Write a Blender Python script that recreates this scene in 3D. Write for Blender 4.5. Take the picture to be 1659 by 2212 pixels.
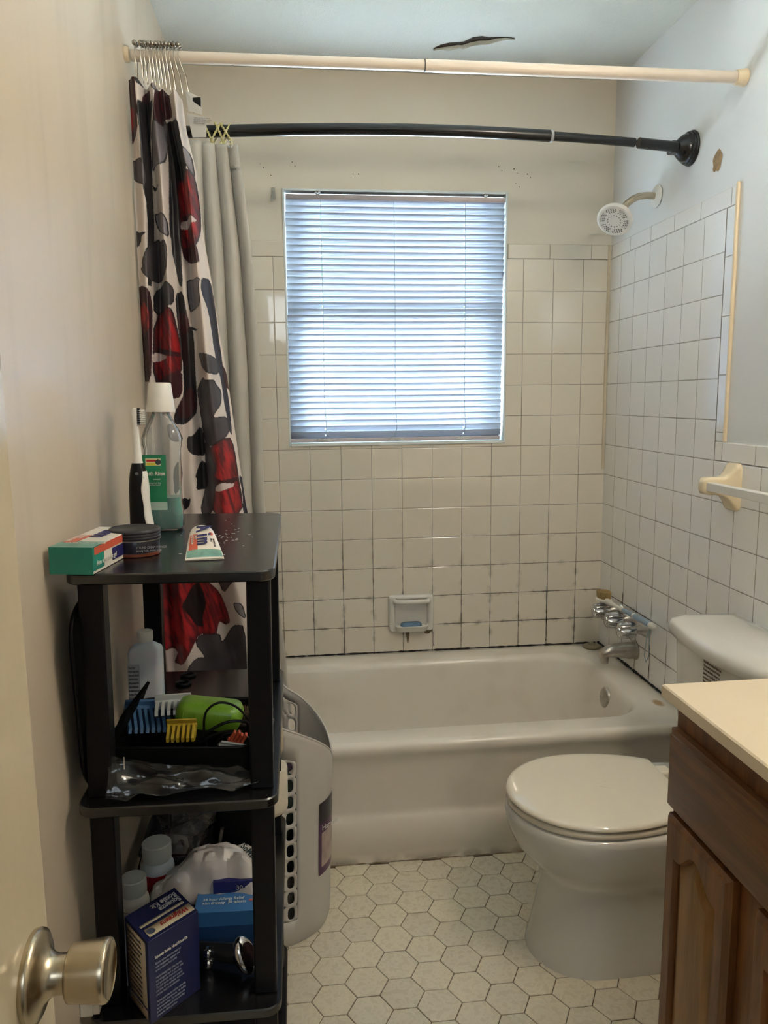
import bpy, bmesh, math, random
import numpy as np
from mathutils import Matrix, Vector, Euler, noise
random.seed(7)
SC=bpy.context.scene
for o in list(bpy.data.objects): bpy.data.objects.remove(o)
PI=math.pi
# ---------------- camera ----------------
cd=bpy.data.cameras.new('camera'); cam=bpy.data.objects.new('camera',cd); SC.collection.objects.link(cam)
cd.sensor_fit='VERTICAL'; cd.sensor_height=36.0; cd.lens=1656.88/2212*36.0; cd.clip_start=.02; cd.clip_end=60
_r=Vector((0.9935060,-0.1132627,-0.0108321)); _u=Vector((0.0272631,0.1445467,0.9891223)); _f=Vector((0.1104649,0.9829943,-0.1466959))
cm=Matrix(((_r.x,_u.x,-_f.x,-1.1280),(_r.y,_u.y,-_f.y,-2.72636),(_r.z,_u.z,-_f.z,1.30541),(0,0,0,1)))
cam.matrix_world=cm; SC.camera=cam
# ---------------- exposure ----------------
VS=SC.view_settings; VS.view_transform='Standard'; VS.look='None'; VS.gamma=1; VS.use_curve_mapping=False
VS.exposure=1.34
# ---------------- sky ----------------
W=bpy.data.worlds.new('sky'); SC.world=W; W.use_nodes=True
wn=W.node_tree.nodes; wl=W.node_tree.links
bg=wn['Background']; tc=wn.new('ShaderNodeTexCoord'); sp=wn.new('ShaderNodeSeparateXYZ'); cr=wn.new('ShaderNodeValToRGB')
mr=wn.new('ShaderNodeMapRange'); mr.inputs[1].default_value=-1; mr.inputs[2].default_value=1
wl.new(tc.outputs['Generated'],sp.inputs[0]); wl.new(sp.outputs[2],mr.inputs[0]); wl.new(mr.outputs[0],cr.inputs[0]); wl.new(cr.outputs[0],bg.inputs[0])
e=cr.color_ramp.elements; e[0].position=.45; e[0].color=(.32,.42,.40,1); e[1].position=.6; e[1].color=(.55,.76,1,1)
bg.inputs[1].default_value=5.0
# daylight coming in at the window: the open sky in front of it
def area(name,loc,rot,sx,sy,power,color,spread=PI):
    l=bpy.data.lights.new(name,'AREA'); l.shape='RECTANGLE'; l.size=sx; l.size_y=sy; l.energy=power; l.color=color; l.spread=spread
    o=bpy.data.objects.new(name,l); SC.collection.objects.link(o); o.location=loc; o.rotation_euler=rot; return o
area('daylight',(-.766,1.1,1.9),(math.radians(-72),0,0),3.4,1.9,110,(.62,.80,1.0))
area('low_outdoor_fill',(-.766,2.6,-.1),(math.radians(-125),0,0),6.0,2.5,4500,(.80,.91,1.0))  # added fill low outside, thrown up through the slats onto the ceiling
area('hall_fill',(-.95,-4.3,2.2),(math.radians(62),0,0),1.0,.8,4,(.84,.93,1.0))  # added cool fill lamp behind the camera, not a known hall source
def point(name,loc,power,color,rad):
    l=bpy.data.lights.new(name,'POINT'); l.energy=power; l.color=color; l.shadow_soft_size=rad
    o=bpy.data.objects.new(name,l); SC.collection.objects.link(o); o.location=loc; return o
VAN=[(-.16,-1.74,2.06),(-.16,-1.93,2.06),(-.16,-2.12,2.06)]
VANP=47


# ---------------- material helpers ----------------
def srgb(r,g,b):
    f=lambda c:((c/255.+.055)/1.055)**2.4 if c>10 else c/255./12.92
    return (f(r),f(g),f(b),1)
def nmat(name):
    m=bpy.data.materials.new(name); m.use_nodes=True
    nt=m.node_tree; return m,nt,nt.nodes['Principled BSDF']
def setp(b,**k):
    mp=dict(rough='Roughness',metal='Metallic',spec='Specular IOR Level',coat='Coat Weight',trans='Transmission Weight',alpha='Alpha',ior='IOR',sheen='Sheen Weight',sss='Subsurface Weight',coatr='Coat Roughness')
    for a,v in k.items(): b.inputs[mp[a]].default_value=v
def mat(name,col,rough=.5,metal=0,var=.04,vs=30,bump=0,bs=60,**k):
    """procedural: a noise varies the colour a little, optional bump"""
    m,nt,b=nmat(name); n=nt.nodes; l=nt.links
    setp(b,rough=rough,metal=metal,**k)
    tcn=n.new('ShaderNodeTexCoord'); no=n.new('ShaderNodeTexNoise'); no.inputs['Scale'].default_value=vs; no.inputs['Detail'].default_value=4
    l.new(tcn.outputs['Object'],no.inputs['Vector'])
    mx=n.new('ShaderNodeMix'); mx.data_type='RGBA'
    c=col; mx.inputs[6].default_value=(c[0]*(1-var*2),c[1]*(1-var*2),c[2]*(1-var*2),1); mx.inputs[7].default_value=(min(1,c[0]*(1+var)),min(1,c[1]*(1+var)),min(1,c[2]*(1+var)),1)
    l.new(no.outputs[0],mx.inputs[0]); l.new(mx.outputs[2],b.inputs['Base Color'])
    if bump:
        n2=n.new('ShaderNodeTexNoise'); n2.inputs['Scale'].default_value=bs; n2.inputs['Detail'].default_value=3; l.new(tcn.outputs['Object'],n2.inputs['Vector'])
        bp=n.new('ShaderNodeBump'); bp.inputs['Strength'].default_value=bump; bp.inputs['Distance'].default_value=.002
        l.new(n2.outputs[0],bp.inputs['Height']); l.new(bp.outputs[0],b.inputs['Normal'])
    return m
def clear(name,tint,fac=.82,rough=.05,bump=0,bs=40):
    m,nt,b=nmat(name); n=nt.nodes; l=nt.links
    out=n['Material Output']; n.remove(b)
    tr=n.new('ShaderNodeBsdfTransparent'); tr.inputs[0].default_value=tint
    gl=n.new('ShaderNodeBsdfGlossy'); gl.inputs[1].default_value=rough; gl.inputs[0].default_value=(.9,.9,.9,1)
    df=n.new('ShaderNodeBsdfDiffuse'); df.inputs[0].default_value=tint
    lw=n.new('ShaderNodeLayerWeight'); lw.inputs[0].default_value=.35
    m1=n.new('ShaderNodeMixShader'); m1.inputs[0].default_value=1-fac; l.new(tr.outputs[0],m1.inputs[1]); l.new(df.outputs[0],m1.inputs[2])
    m2=n.new('ShaderNodeMixShader'); l.new(lw.outputs[0],m2.inputs[0]); l.new(m1.outputs[0],m2.inputs[1]); l.new(gl.outputs[0],m2.inputs[2])
    l.new(m2.outputs[0],out.inputs[0])
    no=n.new('ShaderNodeTexNoise'); no.inputs['Scale'].default_value=bs; tcn=n.new('ShaderNodeTexCoord'); l.new(tcn.outputs['Object'],no.inputs['Vector'])
    bp=n.new('ShaderNodeBump'); bp.inputs['Strength'].default_value=max(bump,.02); bp.inputs['Distance'].default_value=.003; l.new(no.outputs[0],bp.inputs['Height'])
    l.new(bp.outputs[0],gl.inputs['Normal']); l.new(bp.outputs[0],lw.inputs['Normal'])
    return m
def math_(n,l,op,a,b=None,c=None):
    x=n.new('ShaderNodeMath'); x.operation=op
    for i,v in enumerate((a,b,c)):
        if v is None: continue
        if isinstance(v,(int,float)): x.inputs[i].default_value=v
        else: l.new(v,x.inputs[i])
    return x.outputs[0]
def smooth(n,l,v,lo,hi,a=0,b=1):
    x=n.new('ShaderNodeMapRange'); x.interpolation_type='SMOOTHSTEP'; l.new(v,x.inputs[0])
    for i,q in zip((1,2,3,4),(lo,hi,a,b)): x.inputs[i].default_value=q
    return x.outputs[0]
def mixc(n,l,f,a,b):
    x=n.new('ShaderNodeMix'); x.data_type='RGBA'
    for i,v in zip((0,6,7),(f,a,b)):
        if isinstance(v,(int,float,tuple)): x.inputs[i].default_value=v
        else: l.new(v,x.inputs[i])
    return x.outputs[2]
def noise_(n,l,vec,scale,detail=3):
    x=n.new('ShaderNodeTexNoise'); x.inputs['Scale'].default_value=scale; x.inputs['Detail'].default_value=detail; l.new(vec,x.inputs['Vector']); return x.outputs[0]
def tilemat(name,axis,u0,v0,pu,pv,col,g=.0014,dirty=1.0,wall='R',vaxis=2,jit=.03):
    m,nt,b=nmat(name); n=nt.nodes; l=nt.links
    ge=n.new('ShaderNodeNewGeometry'); s=n.new('ShaderNodeSeparateXYZ'); l.new(ge.outputs['Position'],s.inputs[0])
    U=math_(n,l,'DIVIDE',math_(n,l,'SUBTRACT',s.outputs[axis],u0),pu); V=math_(n,l,'DIVIDE',math_(n,l,'SUBTRACT',s.outputs[2],v0),pv)
    def edge(q,p_):
        f=math_(n,l,'FRACT',math_(n,l,'ADD',q,100.0)); return math_(n,l,'MULTIPLY',math_(n,l,'MINIMUM',f,math_(n,l,'SUBTRACT',1.0,f)),p_)
    d=math_(n,l,'MINIMUM',edge(U,pu),edge(V,pv))
    cell=n.new('ShaderNodeCombineXYZ'); l.new(math_(n,l,'FLOOR',U),cell.inputs[0]); l.new(math_(n,l,'FLOOR',V),cell.inputs[1])
    wn_=n.new('ShaderNodeTexWhiteNoise'); l.new(cell.outputs[0],wn_.inputs[0])
    n1=noise_(n,l,ge.outputs['Position'],3.5); n2=noise_(n,l,ge.outputs['Position'],22,4); n3=noise_(n,l,ge.outputs['Position'],240,2)
    low=smooth(n,l,s.outputs[2],1.05,.42)
    dirt=math_(n,l,'MULTIPLY',math_(n,l,'ADD',math_(n,l,'MULTIPLY',low,.85),math_(n,l,'MULTIPLY',smooth(n,l,n1,.5,.75),.5)),dirty)
    dirt=math_(n,l,'MULTIPLY',dirt,smooth(n,l,n2,.3,.62)); 
    gw=math_(n,l,'ADD',g*.5,math_(n,l,'MULTIPLY',dirt,.0007))
    mask=n.new('ShaderNodeMapRange'); l.new(d,mask.inputs[0]); l.new(gw,mask.inputs[1]); l.new(math_(n,l,'ADD',gw,.0007),mask.inputs[2]); mask.inputs[3].default_value=1; mask.inputs[4].default_value=0
    mk=mask.outputs[0]
    gcol=mixc(n,l,math_(n,l,'MINIMUM',dirt,1.0),(.30,.27,.22,1),(.045,.03,.018,1))
    v=math_(n,l,'ADD',1-jit,math_(n,l,'MULTIPLY',wn_.outputs[0],jit*1.6))
    sp_=math_(n,l,'ADD',.965,math_(n,l,'MULTIPLY',n3,.06))
    vv=math_(n,l,'MULTIPLY',v,sp_)
    tcx=n.new('ShaderNodeMix'); tcx.data_type='RGBA'; tcx.blend_type='MULTIPLY'; tcx.inputs[0].default_value=1; tcx.inputs[6].default_value=col
    cmb=n.new('ShaderNodeCombineXYZ'); [l.new(vv,cmb.inputs[i]) for i in range(3)]; l.new(cmb.outputs[0],tcx.inputs[7])
    grime=math_(n,l,'MULTIPLY',math_(n,l,'MULTIPLY',smooth(n,l,d,.016,0.001),smooth(n,l,n2,.48,.72)),math_(n,l,'MULTIPLY',low,.45*dirty))
    tcol=mixc(n,l,grime,tcx.outputs[2],(.14,.10,.055,1))
    l.new(mixc(n,l,mk,tcol,gcol),b.inputs['Base Color'])
    l.new(math_(n,l,'ADD',.06,math_(n,l,'MULTIPLY',mk,.6)),b.inputs['Roughness']); b.inputs['Specular IOR Level'].default_value=1.0
    bp=n.new('ShaderNodeBump'); bp.inputs['Strength'].default_value=.55; bp.inputs['Distance'].default_value=.0015
    h=math_(n,l,'ADD',smooth(n,l,d,g*.3,g*.5+.0022),math_(n,l,'MULTIPLY',n2,.12)); 
    h=math_(n,l,'ADD',h,math_(n,l,'MULTIPLY',noise_(n,l,ge.outputs['Position'],9,1),.45))
    l.new(h,bp.inputs['Height']); l.new(bp.outputs[0],b.inputs['Normal'])
    return m
def paint(name,col,rough=.45,bump=.15,bs=120,stain=None,streak=False):
    m,nt,b=nmat(name); n=nt.nodes; l=nt.links
    ge=n.new('ShaderNodeNewGeometry'); P_=ge.outputs['Position']
    n1=noise_(n,l,P_,1.7,3); n2=noise_(n,l,P_,bs,3)
    c2=tuple(c*.93 for c in col[:3])+(1,)
    c=mixc(n,l,n1,col,c2)
    if stain:
        mp=n.new('ShaderNodeMapping'); mp.inputs['Scale'].default_value=(6,6,.7); l.new(P_,mp.inputs[0])
        n3=noise_(n,l,mp.outputs[0],2.0,5); c=mixc(n,l,math_(n,l,'MULTIPLY',smooth(n,l,n3,.52,.75),.35),c,stain)
    l.new(c,b.inputs['Base Color']); b.inputs['Roughness'].default_value=rough
    h=n2
    if streak:
        mp2=n.new('ShaderNodeMapping'); mp2.inputs['Scale'].default_value=(3,26,1.6); l.new(P_,mp2.inputs[0])
        h=math_(n,l,'ADD',math_(n,l,'MULTIPLY',n2,.4),math_(n,l,'MULTIPLY',noise_(n,l,mp2.outputs[0],1.0,2),1.2))
    bp=n.new('ShaderNodeBump'); bp.inputs['Strength'].default_value=bump; bp.inputs['Distance'].default_value=.002; l.new(h,bp.inputs['Height']); l.new(bp.outputs[0],b.inputs['Normal'])
    return m
def wood(name,c1,c2,axis='Z',rough=.35):
    m,nt,b=nmat(name); n=nt.nodes; l=nt.links
    ge=n.new('ShaderNodeNewGeometry'); mp=n.new('ShaderNodeMapping'); mp.inputs['Scale'].default_value={'Z':(9,9,1.1),'Y':(9,1.1,9)}[axis]
    l.new(ge.outputs['Position'],mp.inputs[0]); a=noise_(n,l,mp.outputs[0],5,6)
    mp2=n.new('ShaderNodeMapping'); mp2.inputs['Scale'].default_value={'Z':(60,60,3),'Y':(60,3,60)}[axis]; l.new(ge.outputs['Position'],mp2.inputs[0]); f=noise_(n,l,mp2.outputs[0],5,3)
    c=mixc(n,l,smooth(n,l,math_(n,l,'ADD',math_(n,l,'MULTIPLY',a,.7),math_(n,l,'MULTIPLY',f,.3)),.35,.65),c1,c2)
    l.new(c,b.inputs['Base Color']); b.inputs['Roughness'].default_value=rough
    return m
# ---------------- mesh helper ----------------
class MB:
    def __init__(s): s.b=bmesh.new()
    def v(s,p): return s.b.verts.new(p)
    def face(s,vs,mi=0):
        try: f=s.b.faces.new(vs); f.material_index=mi; return f
        except ValueError: return None
    def box(s,x0,x1,y0,y1,z0,z1,mi=0,M=None):
        P_=[(x0,y0,z0),(x1,y0,z0),(x1,y1,z0),(x0,y1,z0),(x0,y0,z1),(x1,y0,z1),(x1,y1,z1),(x0,y1,z1)]
        if M: P_=[M@Vector(q) for q in P_]
        v=[s.v(q) for q in P_]
        for f in ((0,3,2,1),(4,5,6,7),(0,1,5,4),(1,2,6,5),(2,3,7,6),(3,0,4,7)): s.face([v[i] for i in f],mi)
        return s
    def loft(s,rings,closed=True,cap0=False,cap1=False,mi=0):
        R=[[s.v(q) for q in r] for r in rings]
        n=len(R[0])
        for a,b in zip(R[:-1],R[1:]):
            for i in range(n if closed else n-1):
                j=(i+1)%n; s.face([a[i],a[j],b[j],b[i]],mi)
        if cap0: s.face(R[0][::-1],mi)
        if cap1: s.face(R[-1],mi)
        return s
    def tube(s,pts,r,seg=12,cap=True,mi=0,closed=False):
        pts=[Vector(q) for q in pts]; n=len(pts); rr=r if isinstance(r,(list,tuple)) else [r]*n
        rings=[]; ref=None
        for i,q in enumerate(pts):
            if closed: t=(pts[(i+1)%n]-pts[i-1])
            else: t=pts[min(i+1,n-1)]-pts[max(i-1,0)]
            t.normalize()
            if ref is None:
                ref=Vector((0,0,1)) if abs(t.z)<.9 else Vector((1,0,0))
                a=t.cross(ref).normalized()
            else:
                a=(a-t*a.dot(t)).normalized()
            bb=t.cross(a)
            rings.append([q+(a*math.cos(2*PI*k/seg)+bb*math.sin(2*PI*k/seg))*rr[i] for k in range(seg)])
        if closed: rings.append(rings[0]); 
        s.loft(rings,True,cap and not closed,cap and not closed,mi)
        return s
    def lathe(s,prof,M=None,seg=32,mi=0,sx=1,sy=1):
        """prof: (r,z) list, about local Z"""
        M=M or Matrix()
        rings=[[M@Vector((max(r,1e-5)*sx*math.cos(2*PI*k/seg),max(r,1e-5)*sy*math.sin(2*PI*k/seg),z)) for k in range(seg)] for r,z in prof]
        s.loft(rings,True,prof[0][0]>1e-4,prof[-1][0]>1e-4,mi); return s
    def sphere(s,c,r,seg=16,mi=0,sc=(1,1,1)):
        M=Matrix.Translation(c)@Matrix.Diagonal((sc[0],sc[1],sc[2],1))
        return s.lathe([(r*math.sin(PI*i/(seg//2)),-r*math.cos(PI*i/(seg//2))) for i in range(seg//2+1)],M,seg,mi)
    def build(s,name,mats,parent=None,bev=0,seg=2,smooth_=35,subsurf=0,solid=0,label=None,weld=True):
        if weld: bmesh.ops.remove_doubles(s.b,verts=s.b.verts,dist=1e-6)
        bmesh.ops.recalc_face_normals(s.b,faces=s.b.faces)
        if parent is not None:
            o_=parent['_base']; T=Matrix.Translation((-o_[0],-o_[1],-o_[2])); s.b.transform(T)
        me=bpy.data.meshes.new(name); s.b.to_mesh(me); s.b.free()
        for m in (mats if isinstance(mats,(list,tuple)) else [mats]): me.materials.append(m)
        if smooth_:
            me.shade_smooth(); me.set_sharp_from_angle(angle=math.radians(smooth_))
        o=bpy.data.objects.new(name,me); SC.collection.objects.link(o)
        if parent is not None:
            o.parent=parent
            if '_top' not in parent.keys(): o['_base']=parent['_base']
        if solid: md=o.modifiers.new('solid','SOLIDIFY'); md.thickness=solid; md.offset=0
        if bev: md=o.modifiers.new('bevel','BEVEL'); md.width=bev; md.segments=seg; md.limit_method='ANGLE'; md.angle_limit=math.radians(40)
        if subsurf: md=o.modifiers.new('sub','SUBSURF'); md.levels=subsurf; md.render_levels=subsurf
        if label: o['label']=label
        o['_base']=parent['_base'] if parent is not None else (0,0,0)
        return o
RACKM=Matrix.Translation((-1.32,-1.35,.715))@Matrix.Rotation(.016,4,'Y')@Matrix.Translation((1.32,1.35,-.715))
def thing(name,label,cat,loc=(0,0,0),group=None,M=None):
    o=bpy.data.objects.new(name,None); SC.collection.objects.link(o); o.empty_display_size=.02
    m=Matrix.Translation(loc)
    o.matrix_world=(M@m) if M is not None else m
    o['_base']=tuple(loc); o['label']=label; o['category']=cat
    if group: o['group']=group
    return o
def tag(o,label,cat,group=None):
    o['label']=label; o['category']=cat
    if group: o['group']=group
    return o
def struct(o): o['kind']='structure'; return o
def bx(name,m,parent,x0,x1,y0,y1,z0,z1,bev=0,label=None,seg=2,M=None): return MB().box(x0,x1,y0,y1,z0,z1,M=M).build(name,m,parent,bev=bev,seg=seg,label=label)
def rrect(x0,x1,y0,y1,r,n=8,z=0):
    pts=[]
    for cx,cy,a in ((x1-r,y1-r,0),(x0+r,y1-r,90),(x0+r,y0+r,180),(x1-r,y0+r,270)):
        for i in range(n+1):
            t=math.radians(a+90*i/n); pts.append((cx+r*math.cos(t),cy+r*math.sin(t),z))
    return pts
def oval(cx,cy,rx,ry,z,n=48,p=2.0):
    pts=[]
    for i in range(n):
        t=2*PI*i/n; c,s_=math.cos(t),math.sin(t)
        pts.append((cx+rx*math.copysign(abs(c)**(2/p),c),cy+ry*math.copysign(abs(s_)**(2/p),s_),z))
    return pts
def text(body,size,o_,xd,yd,m,parent,name='lettering',shear=0,align='LEFT',ext=.0003,bold=0,sx=1.0,spacing=1.0):
    cu=bpy.data.curves.new('t','FONT'); cu.body=body; cu.size=size; cu.shear=shear; cu.align_x=align; cu.extrude=ext; cu.offset=bold; cu.resolution_u=3; cu.space_line=spacing
    ob=bpy.data.objects.new('t',cu); SC.collection.objects.link(ob)
    bpy.context.view_layer.update()
    me=bpy.data.meshes.new_from_object(ob.evaluated_get(bpy.context.evaluated_depsgraph_get()))
    bpy.data.objects.remove(ob); bpy.data.curves.remove(cu)
    xd=Vector(xd).normalized(); yd=Vector(yd).normalized(); zd=xd.cross(yd)
    M=Matrix(((xd.x*sx,yd.x,zd.x,o_[0]),(xd.y*sx,yd.y,zd.y,o_[1]),(xd.z*sx,yd.z,zd.z,o_[2]),(0,0,0,1)))
    if parent is not None:
        bb=parent['_base']; M=Matrix.Translation((-bb[0],-bb[1],-bb[2]))@M
    me.transform(M); me.materials.clear(); me.materials.append(m)
    o=bpy.data.objects.new(name,me); SC.collection.objects.link(o)
    if parent is not None: o.parent=parent
    o['_base']=parent['_base'] if parent is not None else (0,0,0)
    return o
def copy_tree(o,parent=None):
    c=o.copy(); SC.collection.objects.link(c)
    if parent is not None: c.parent=parent
    for ch in [q for q in bpy.data.objects if q.parent==o]: copy_tree(ch,c)
    return c
# ---------------- materials ----------------
TP=.1095
C_TILE=srgb(222,214,198); C_TILER=srgb(242,240,236)  # right-wall tile is the same tile whitened, missing light put into its colour
m_tback=tilemat('tile_back',0,-.098,1.785,TP,TP,C_TILE,dirty=1.1)
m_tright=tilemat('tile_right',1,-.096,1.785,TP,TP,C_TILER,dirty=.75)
m_ttrimb=tilemat('tile_trim_back',0,-.07,1.7845,.152,.2,C_TILE,dirty=.5)
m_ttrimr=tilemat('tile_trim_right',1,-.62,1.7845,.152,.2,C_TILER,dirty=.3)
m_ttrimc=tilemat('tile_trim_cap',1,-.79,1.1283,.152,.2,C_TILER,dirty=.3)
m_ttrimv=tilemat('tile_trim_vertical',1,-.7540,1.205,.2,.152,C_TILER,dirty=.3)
m_wback=paint('paint_back_wall',srgb(222,214,198),.5,.12,150)
m_wright=paint('paint_right_wall',srgb(228,228,226),.5,.12,150)  # same paint as the other walls, cool window light put into its colour
m_wleft=paint('paint_left_wall',srgb(206,192,172),.3,.12,90,stain=(.42,.36,.28,1),streak=True)
m_ceil=paint('ceiling_texture',srgb(216,217,208),.85,.9,170)
m_door=paint('door_paint',srgb(190,177,150),.14,.25,40,streak=True)
m_white=mat('white_plastic',srgb(225,222,214),.35)
m_cream=mat('cream_caulk',srgb(226,208,176),.4,var=.05,vs=20)
m_porc=mat('white_porcelain',srgb(214,211,203),.08,var=.01,vs=4,coat=.3)
m_lid=mat('toilet_seat_plastic',srgb(222,213,194),.06,var=.01,vs=4,spec=1.0)
def tubmat():
    m,nt,b=nmat('tub_enamel'); n=nt.nodes; l=nt.links
    ge=n.new('ShaderNodeNewGeometry'); P_=ge.outputs['Position']; s=n.new('ShaderNodeSeparateXYZ'); l.new(P_,s.inputs[0])
    a=noise_(n,l,P_,5,5); k=noise_(n,l,P_,18,5)
    c=mixc(n,l,math_(n,l,'MULTIPLY',smooth(n,l,a,.5,.72),.25),srgb(222,214,200),srgb(185,175,155))
    # grime where apron meets the floor and rust near the far rim corner
    f=math_(n,l,'MULTIPLY',smooth(n,l,s.outputs[2],.035,.0),smooth(n,l,k,.35,.6)); c=mixc(n,l,math_(n,l,'MULTIPLY',f,.7),c,(.22,.18,.13,1))
    dx=math_(n,l,'SUBTRACT',s.outputs[0],-.045); dy=math_(n,l,'SUBTRACT',s.outputs[1],-.58)
    d=math_(n,l,'SQRT',math_(n,l,'ADD',math_(n,l,'MULTIPLY',dx,dx),math_(n,l,'MULTIPLY',math_(n,l,'MULTIPLY',dy,dy),.35)))
    f=math_(n,l,'MULTIPLY',smooth(n,l,math_(n,l,'ADD',d,math_(n,l,'MULTIPLY',k,.03)),.034,.018),.8); c=mixc(n,l,f,c,(.38,.22,.06,1))
    l.new(c,b.inputs['Base Color']); b.inputs['Roughness'].default_value=.22; return m
m_tub=tubmat()
m_chrome=mat('chrome',(.62,.62,.63,1),.12,1,var=.15,vs=40)
m_chromed=mat('chrome_dull',(.5,.47,.42,1),.28,1,var=.2,vs=60)
m_nickel=mat('brushed_nickel',srgb(190,178,155),.27,1,var=.08,vs=80)
m_black=mat('black_laminate',(.007,.007,.008,1),.24,var=.4,vs=25,bump=.05,bs=300,spec=.8)
m_blackpl=mat('black_plastic',(.004,.004,.0045,1),.42,spec=.22)
m_blackm=mat('black_fabric',(.0035,.0035,.0035,1),.9,bump=.2,spec=.08)
m_bmetal=mat('black_metal',(.006,.006,.007,1),.22,var=.3,vs=15)
m_oak=wood('oak_stain',srgb(92,57,26),srgb(128,82,39),'Z'); m_oaky=wood('oak_stain_rail',srgb(86,53,24),srgb(114,73,34),'Y')
m_oakp=wood('oak_panel',srgb(122,86,44),srgb(150,108,58),'Z')
m_oakd=mat('dark_groove',srgb(58,30,16),.4,var=.1)
m_dark=mat('mold_line',(.012,.008,.005,1),.8,var=.3)

# ---------------- floor ----------------
def floor():
    mb=MB(); 
    v=[mb.v(q) for q in ((-1.5,-4.9,-.0022),(.05,-4.9,-.0022),(.05,.05,-.0022),(-1.5,.05,-.0022))]; mb.face(v,1)
    R_=.0503; rh=.0872; cs=.0755
    for i in range(-9,13):
        for j in range(-30,13):
            cx=-.853+i*cs; cy=-1.0815+(j+(.5 if i%2 else 0))*rh
            if cx<-1.49 or cx>.03 or cy>-.70 or cy<-3.05: continue
            dz=random.uniform(-.0003,.0003); tx,ty=random.uniform(-.006,.006),random.uniform(-.006,.006)
            rings=[]
            for rr,z in ((R_-.0011,-.0021),(R_-.0013,-.0006),(R_-.0027,0)):
                ring=[]
                for k in range(6):
                    a=math.radians(60*k); x,y=rr*math.cos(a),rr*math.sin(a); ring.append((cx+x,cy+y,z+dz+(x*tx+y*ty)))
                rings.append(ring)
            mb.loft(rings,True,False,True,0)
    return mb
def floormat():
    m,nt,b=nmat('hex_tile'); n=nt.nodes; l=nt.links
    ge=n.new('ShaderNodeNewGeometry'); P_=ge.outputs['Position']
    a=noise_(n,l,P_,2.2,3); k=noise_(n,l,P_,60,3); sp_=noise_(n,l,P_,16,6)
    isl=ge.outputs['Random Per Island']
    c=mixc(n,l,a,srgb(232,222,196),srgb(218,206,180))
    c=mixc(n,l,math_(n,l,'MULTIPLY',isl,.35),c,srgb(190,182,168))
    c=mixc(n,l,math_(n,l,'MULTIPLY',smooth(n,l,k,.5,.7),.15),c,(.35,.3,.23,1))
    c=mixc(n,l,smooth(n,l,sp_,.745,.76),c,(.05,.035,.02,1))
    l.new(c,b.inputs['Base Color']); l.new(math_(n,l,'ADD',.16,math_(n,l,'MULTIPLY',k,.25)),b.inputs['Roughness'])
    bp=n.new('ShaderNodeBump'); bp.inputs['Strength'].default_value=.15; bp.inputs['Distance'].default_value=.001; l.new(noise_(n,l,P_,40,2),bp.inputs['Height']); l.new(bp.outputs[0],b.inputs['Normal'])
    return m
m_hex=floormat(); m_grout=mat('floor_grout',srgb(120,100,74),.9,var=.3,vs=14)
struct(floor().build('floor',[m_hex,m_grout],smooth_=20))

# ---------------- walls / ceiling ----------------
ZC=2.384; XL=-1.483; YF=-2.95
WX0,WX1,WZ0,WZ1=-1.155,-.376,1.14,2.008
def boxes(name,m,L): 
    mb=MB(); [mb.box(*q) for q in L]; return mb.build(name,m,smooth_=0,weld=False)
y0,y1=.006,.16
wb=struct(boxes('wall_back',m_wback,[(-1.65,WX0,y0,y1,0,ZC+.1),(WX1,.15,y0,y1,0,ZC+.1),(WX0,WX1,y0,y1,0,WZ0),(WX0,WX1,y0,y1,WZ1,ZC+.1)]))
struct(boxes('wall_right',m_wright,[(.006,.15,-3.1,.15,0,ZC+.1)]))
wlft=MB(); wlft.box(-1.62,XL,-3.1,-.893,0,ZC+.1); wl_=struct(wlft.build('wall_left',m_wleft,bev=.008,seg=4))
struct(boxes('wall_alcove',m_wleft,[(-1.62,-1.4925,-.90,.15,0,ZC+.1)])).name='wall_left_alcove'
# front wall with the doorway, and the hall beyond
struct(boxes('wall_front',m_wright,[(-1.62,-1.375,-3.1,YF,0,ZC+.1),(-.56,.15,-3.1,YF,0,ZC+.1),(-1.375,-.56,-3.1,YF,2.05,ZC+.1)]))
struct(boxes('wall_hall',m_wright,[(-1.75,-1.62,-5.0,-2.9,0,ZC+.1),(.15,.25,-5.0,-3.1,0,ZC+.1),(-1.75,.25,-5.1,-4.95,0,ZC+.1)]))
cb=MB(); cb.box(-1.65,.15,-5.1,.15,ZC,ZC+.1)
ceil=struct(cb.build('ceiling',m_ceil,smooth_=0))
# ceiling crack: a torn slit with curled lips
cps=[(-.671,-.180,.005),(-.655,-.200,.020),(-.63,-.212,.024),(-.60,-.222,.020),(-.585,-.226,.026),(-.565,-.250,.036),(-.54,-.262,.030),(-.515,-.262,.022),(-.49,-.272,.014),(-.465,-.276,.007),(-.436,-.272,.004)]
mb=MB(); ring=[]
up=[mb.v((x+random.uniform(-.002,.002),y+w*.5+random.uniform(-.002,.002),ZC-.0008)) for x,y,w in cps]; dn=[mb.v((x,y-w*.5+random.uniform(-.003,.003),ZC-.0008)) for x,y,w in cps]
for i in range(len(cps)-1): mb.face([up[i],up[i+1],dn[i+1],dn[i]])
mb.build('crack',mat('crack_dark',(.05,.03,.018,1),.9,var=.4,vs=60),ceil,smooth_=0,label='brown torn crack in the ceiling plaster')
mb=MB(); 
for s_ in (1,):
    a=[mb.v((x,y+w*.5+.002,ZC-.001)) for x,y,w in cps]; b_=[mb.v((x+.002,y+w*.28,ZC-.005-.4*w*random.uniform(.5,1.2))) for x,y,w in cps]
    for i in range(len(cps)-1): mb.face([a[i],a[i+1],b_[i+1],b_[i]])
mb.build('peeling_plaster',m_ceil,ceil,solid=.0012,smooth_=0)
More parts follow.
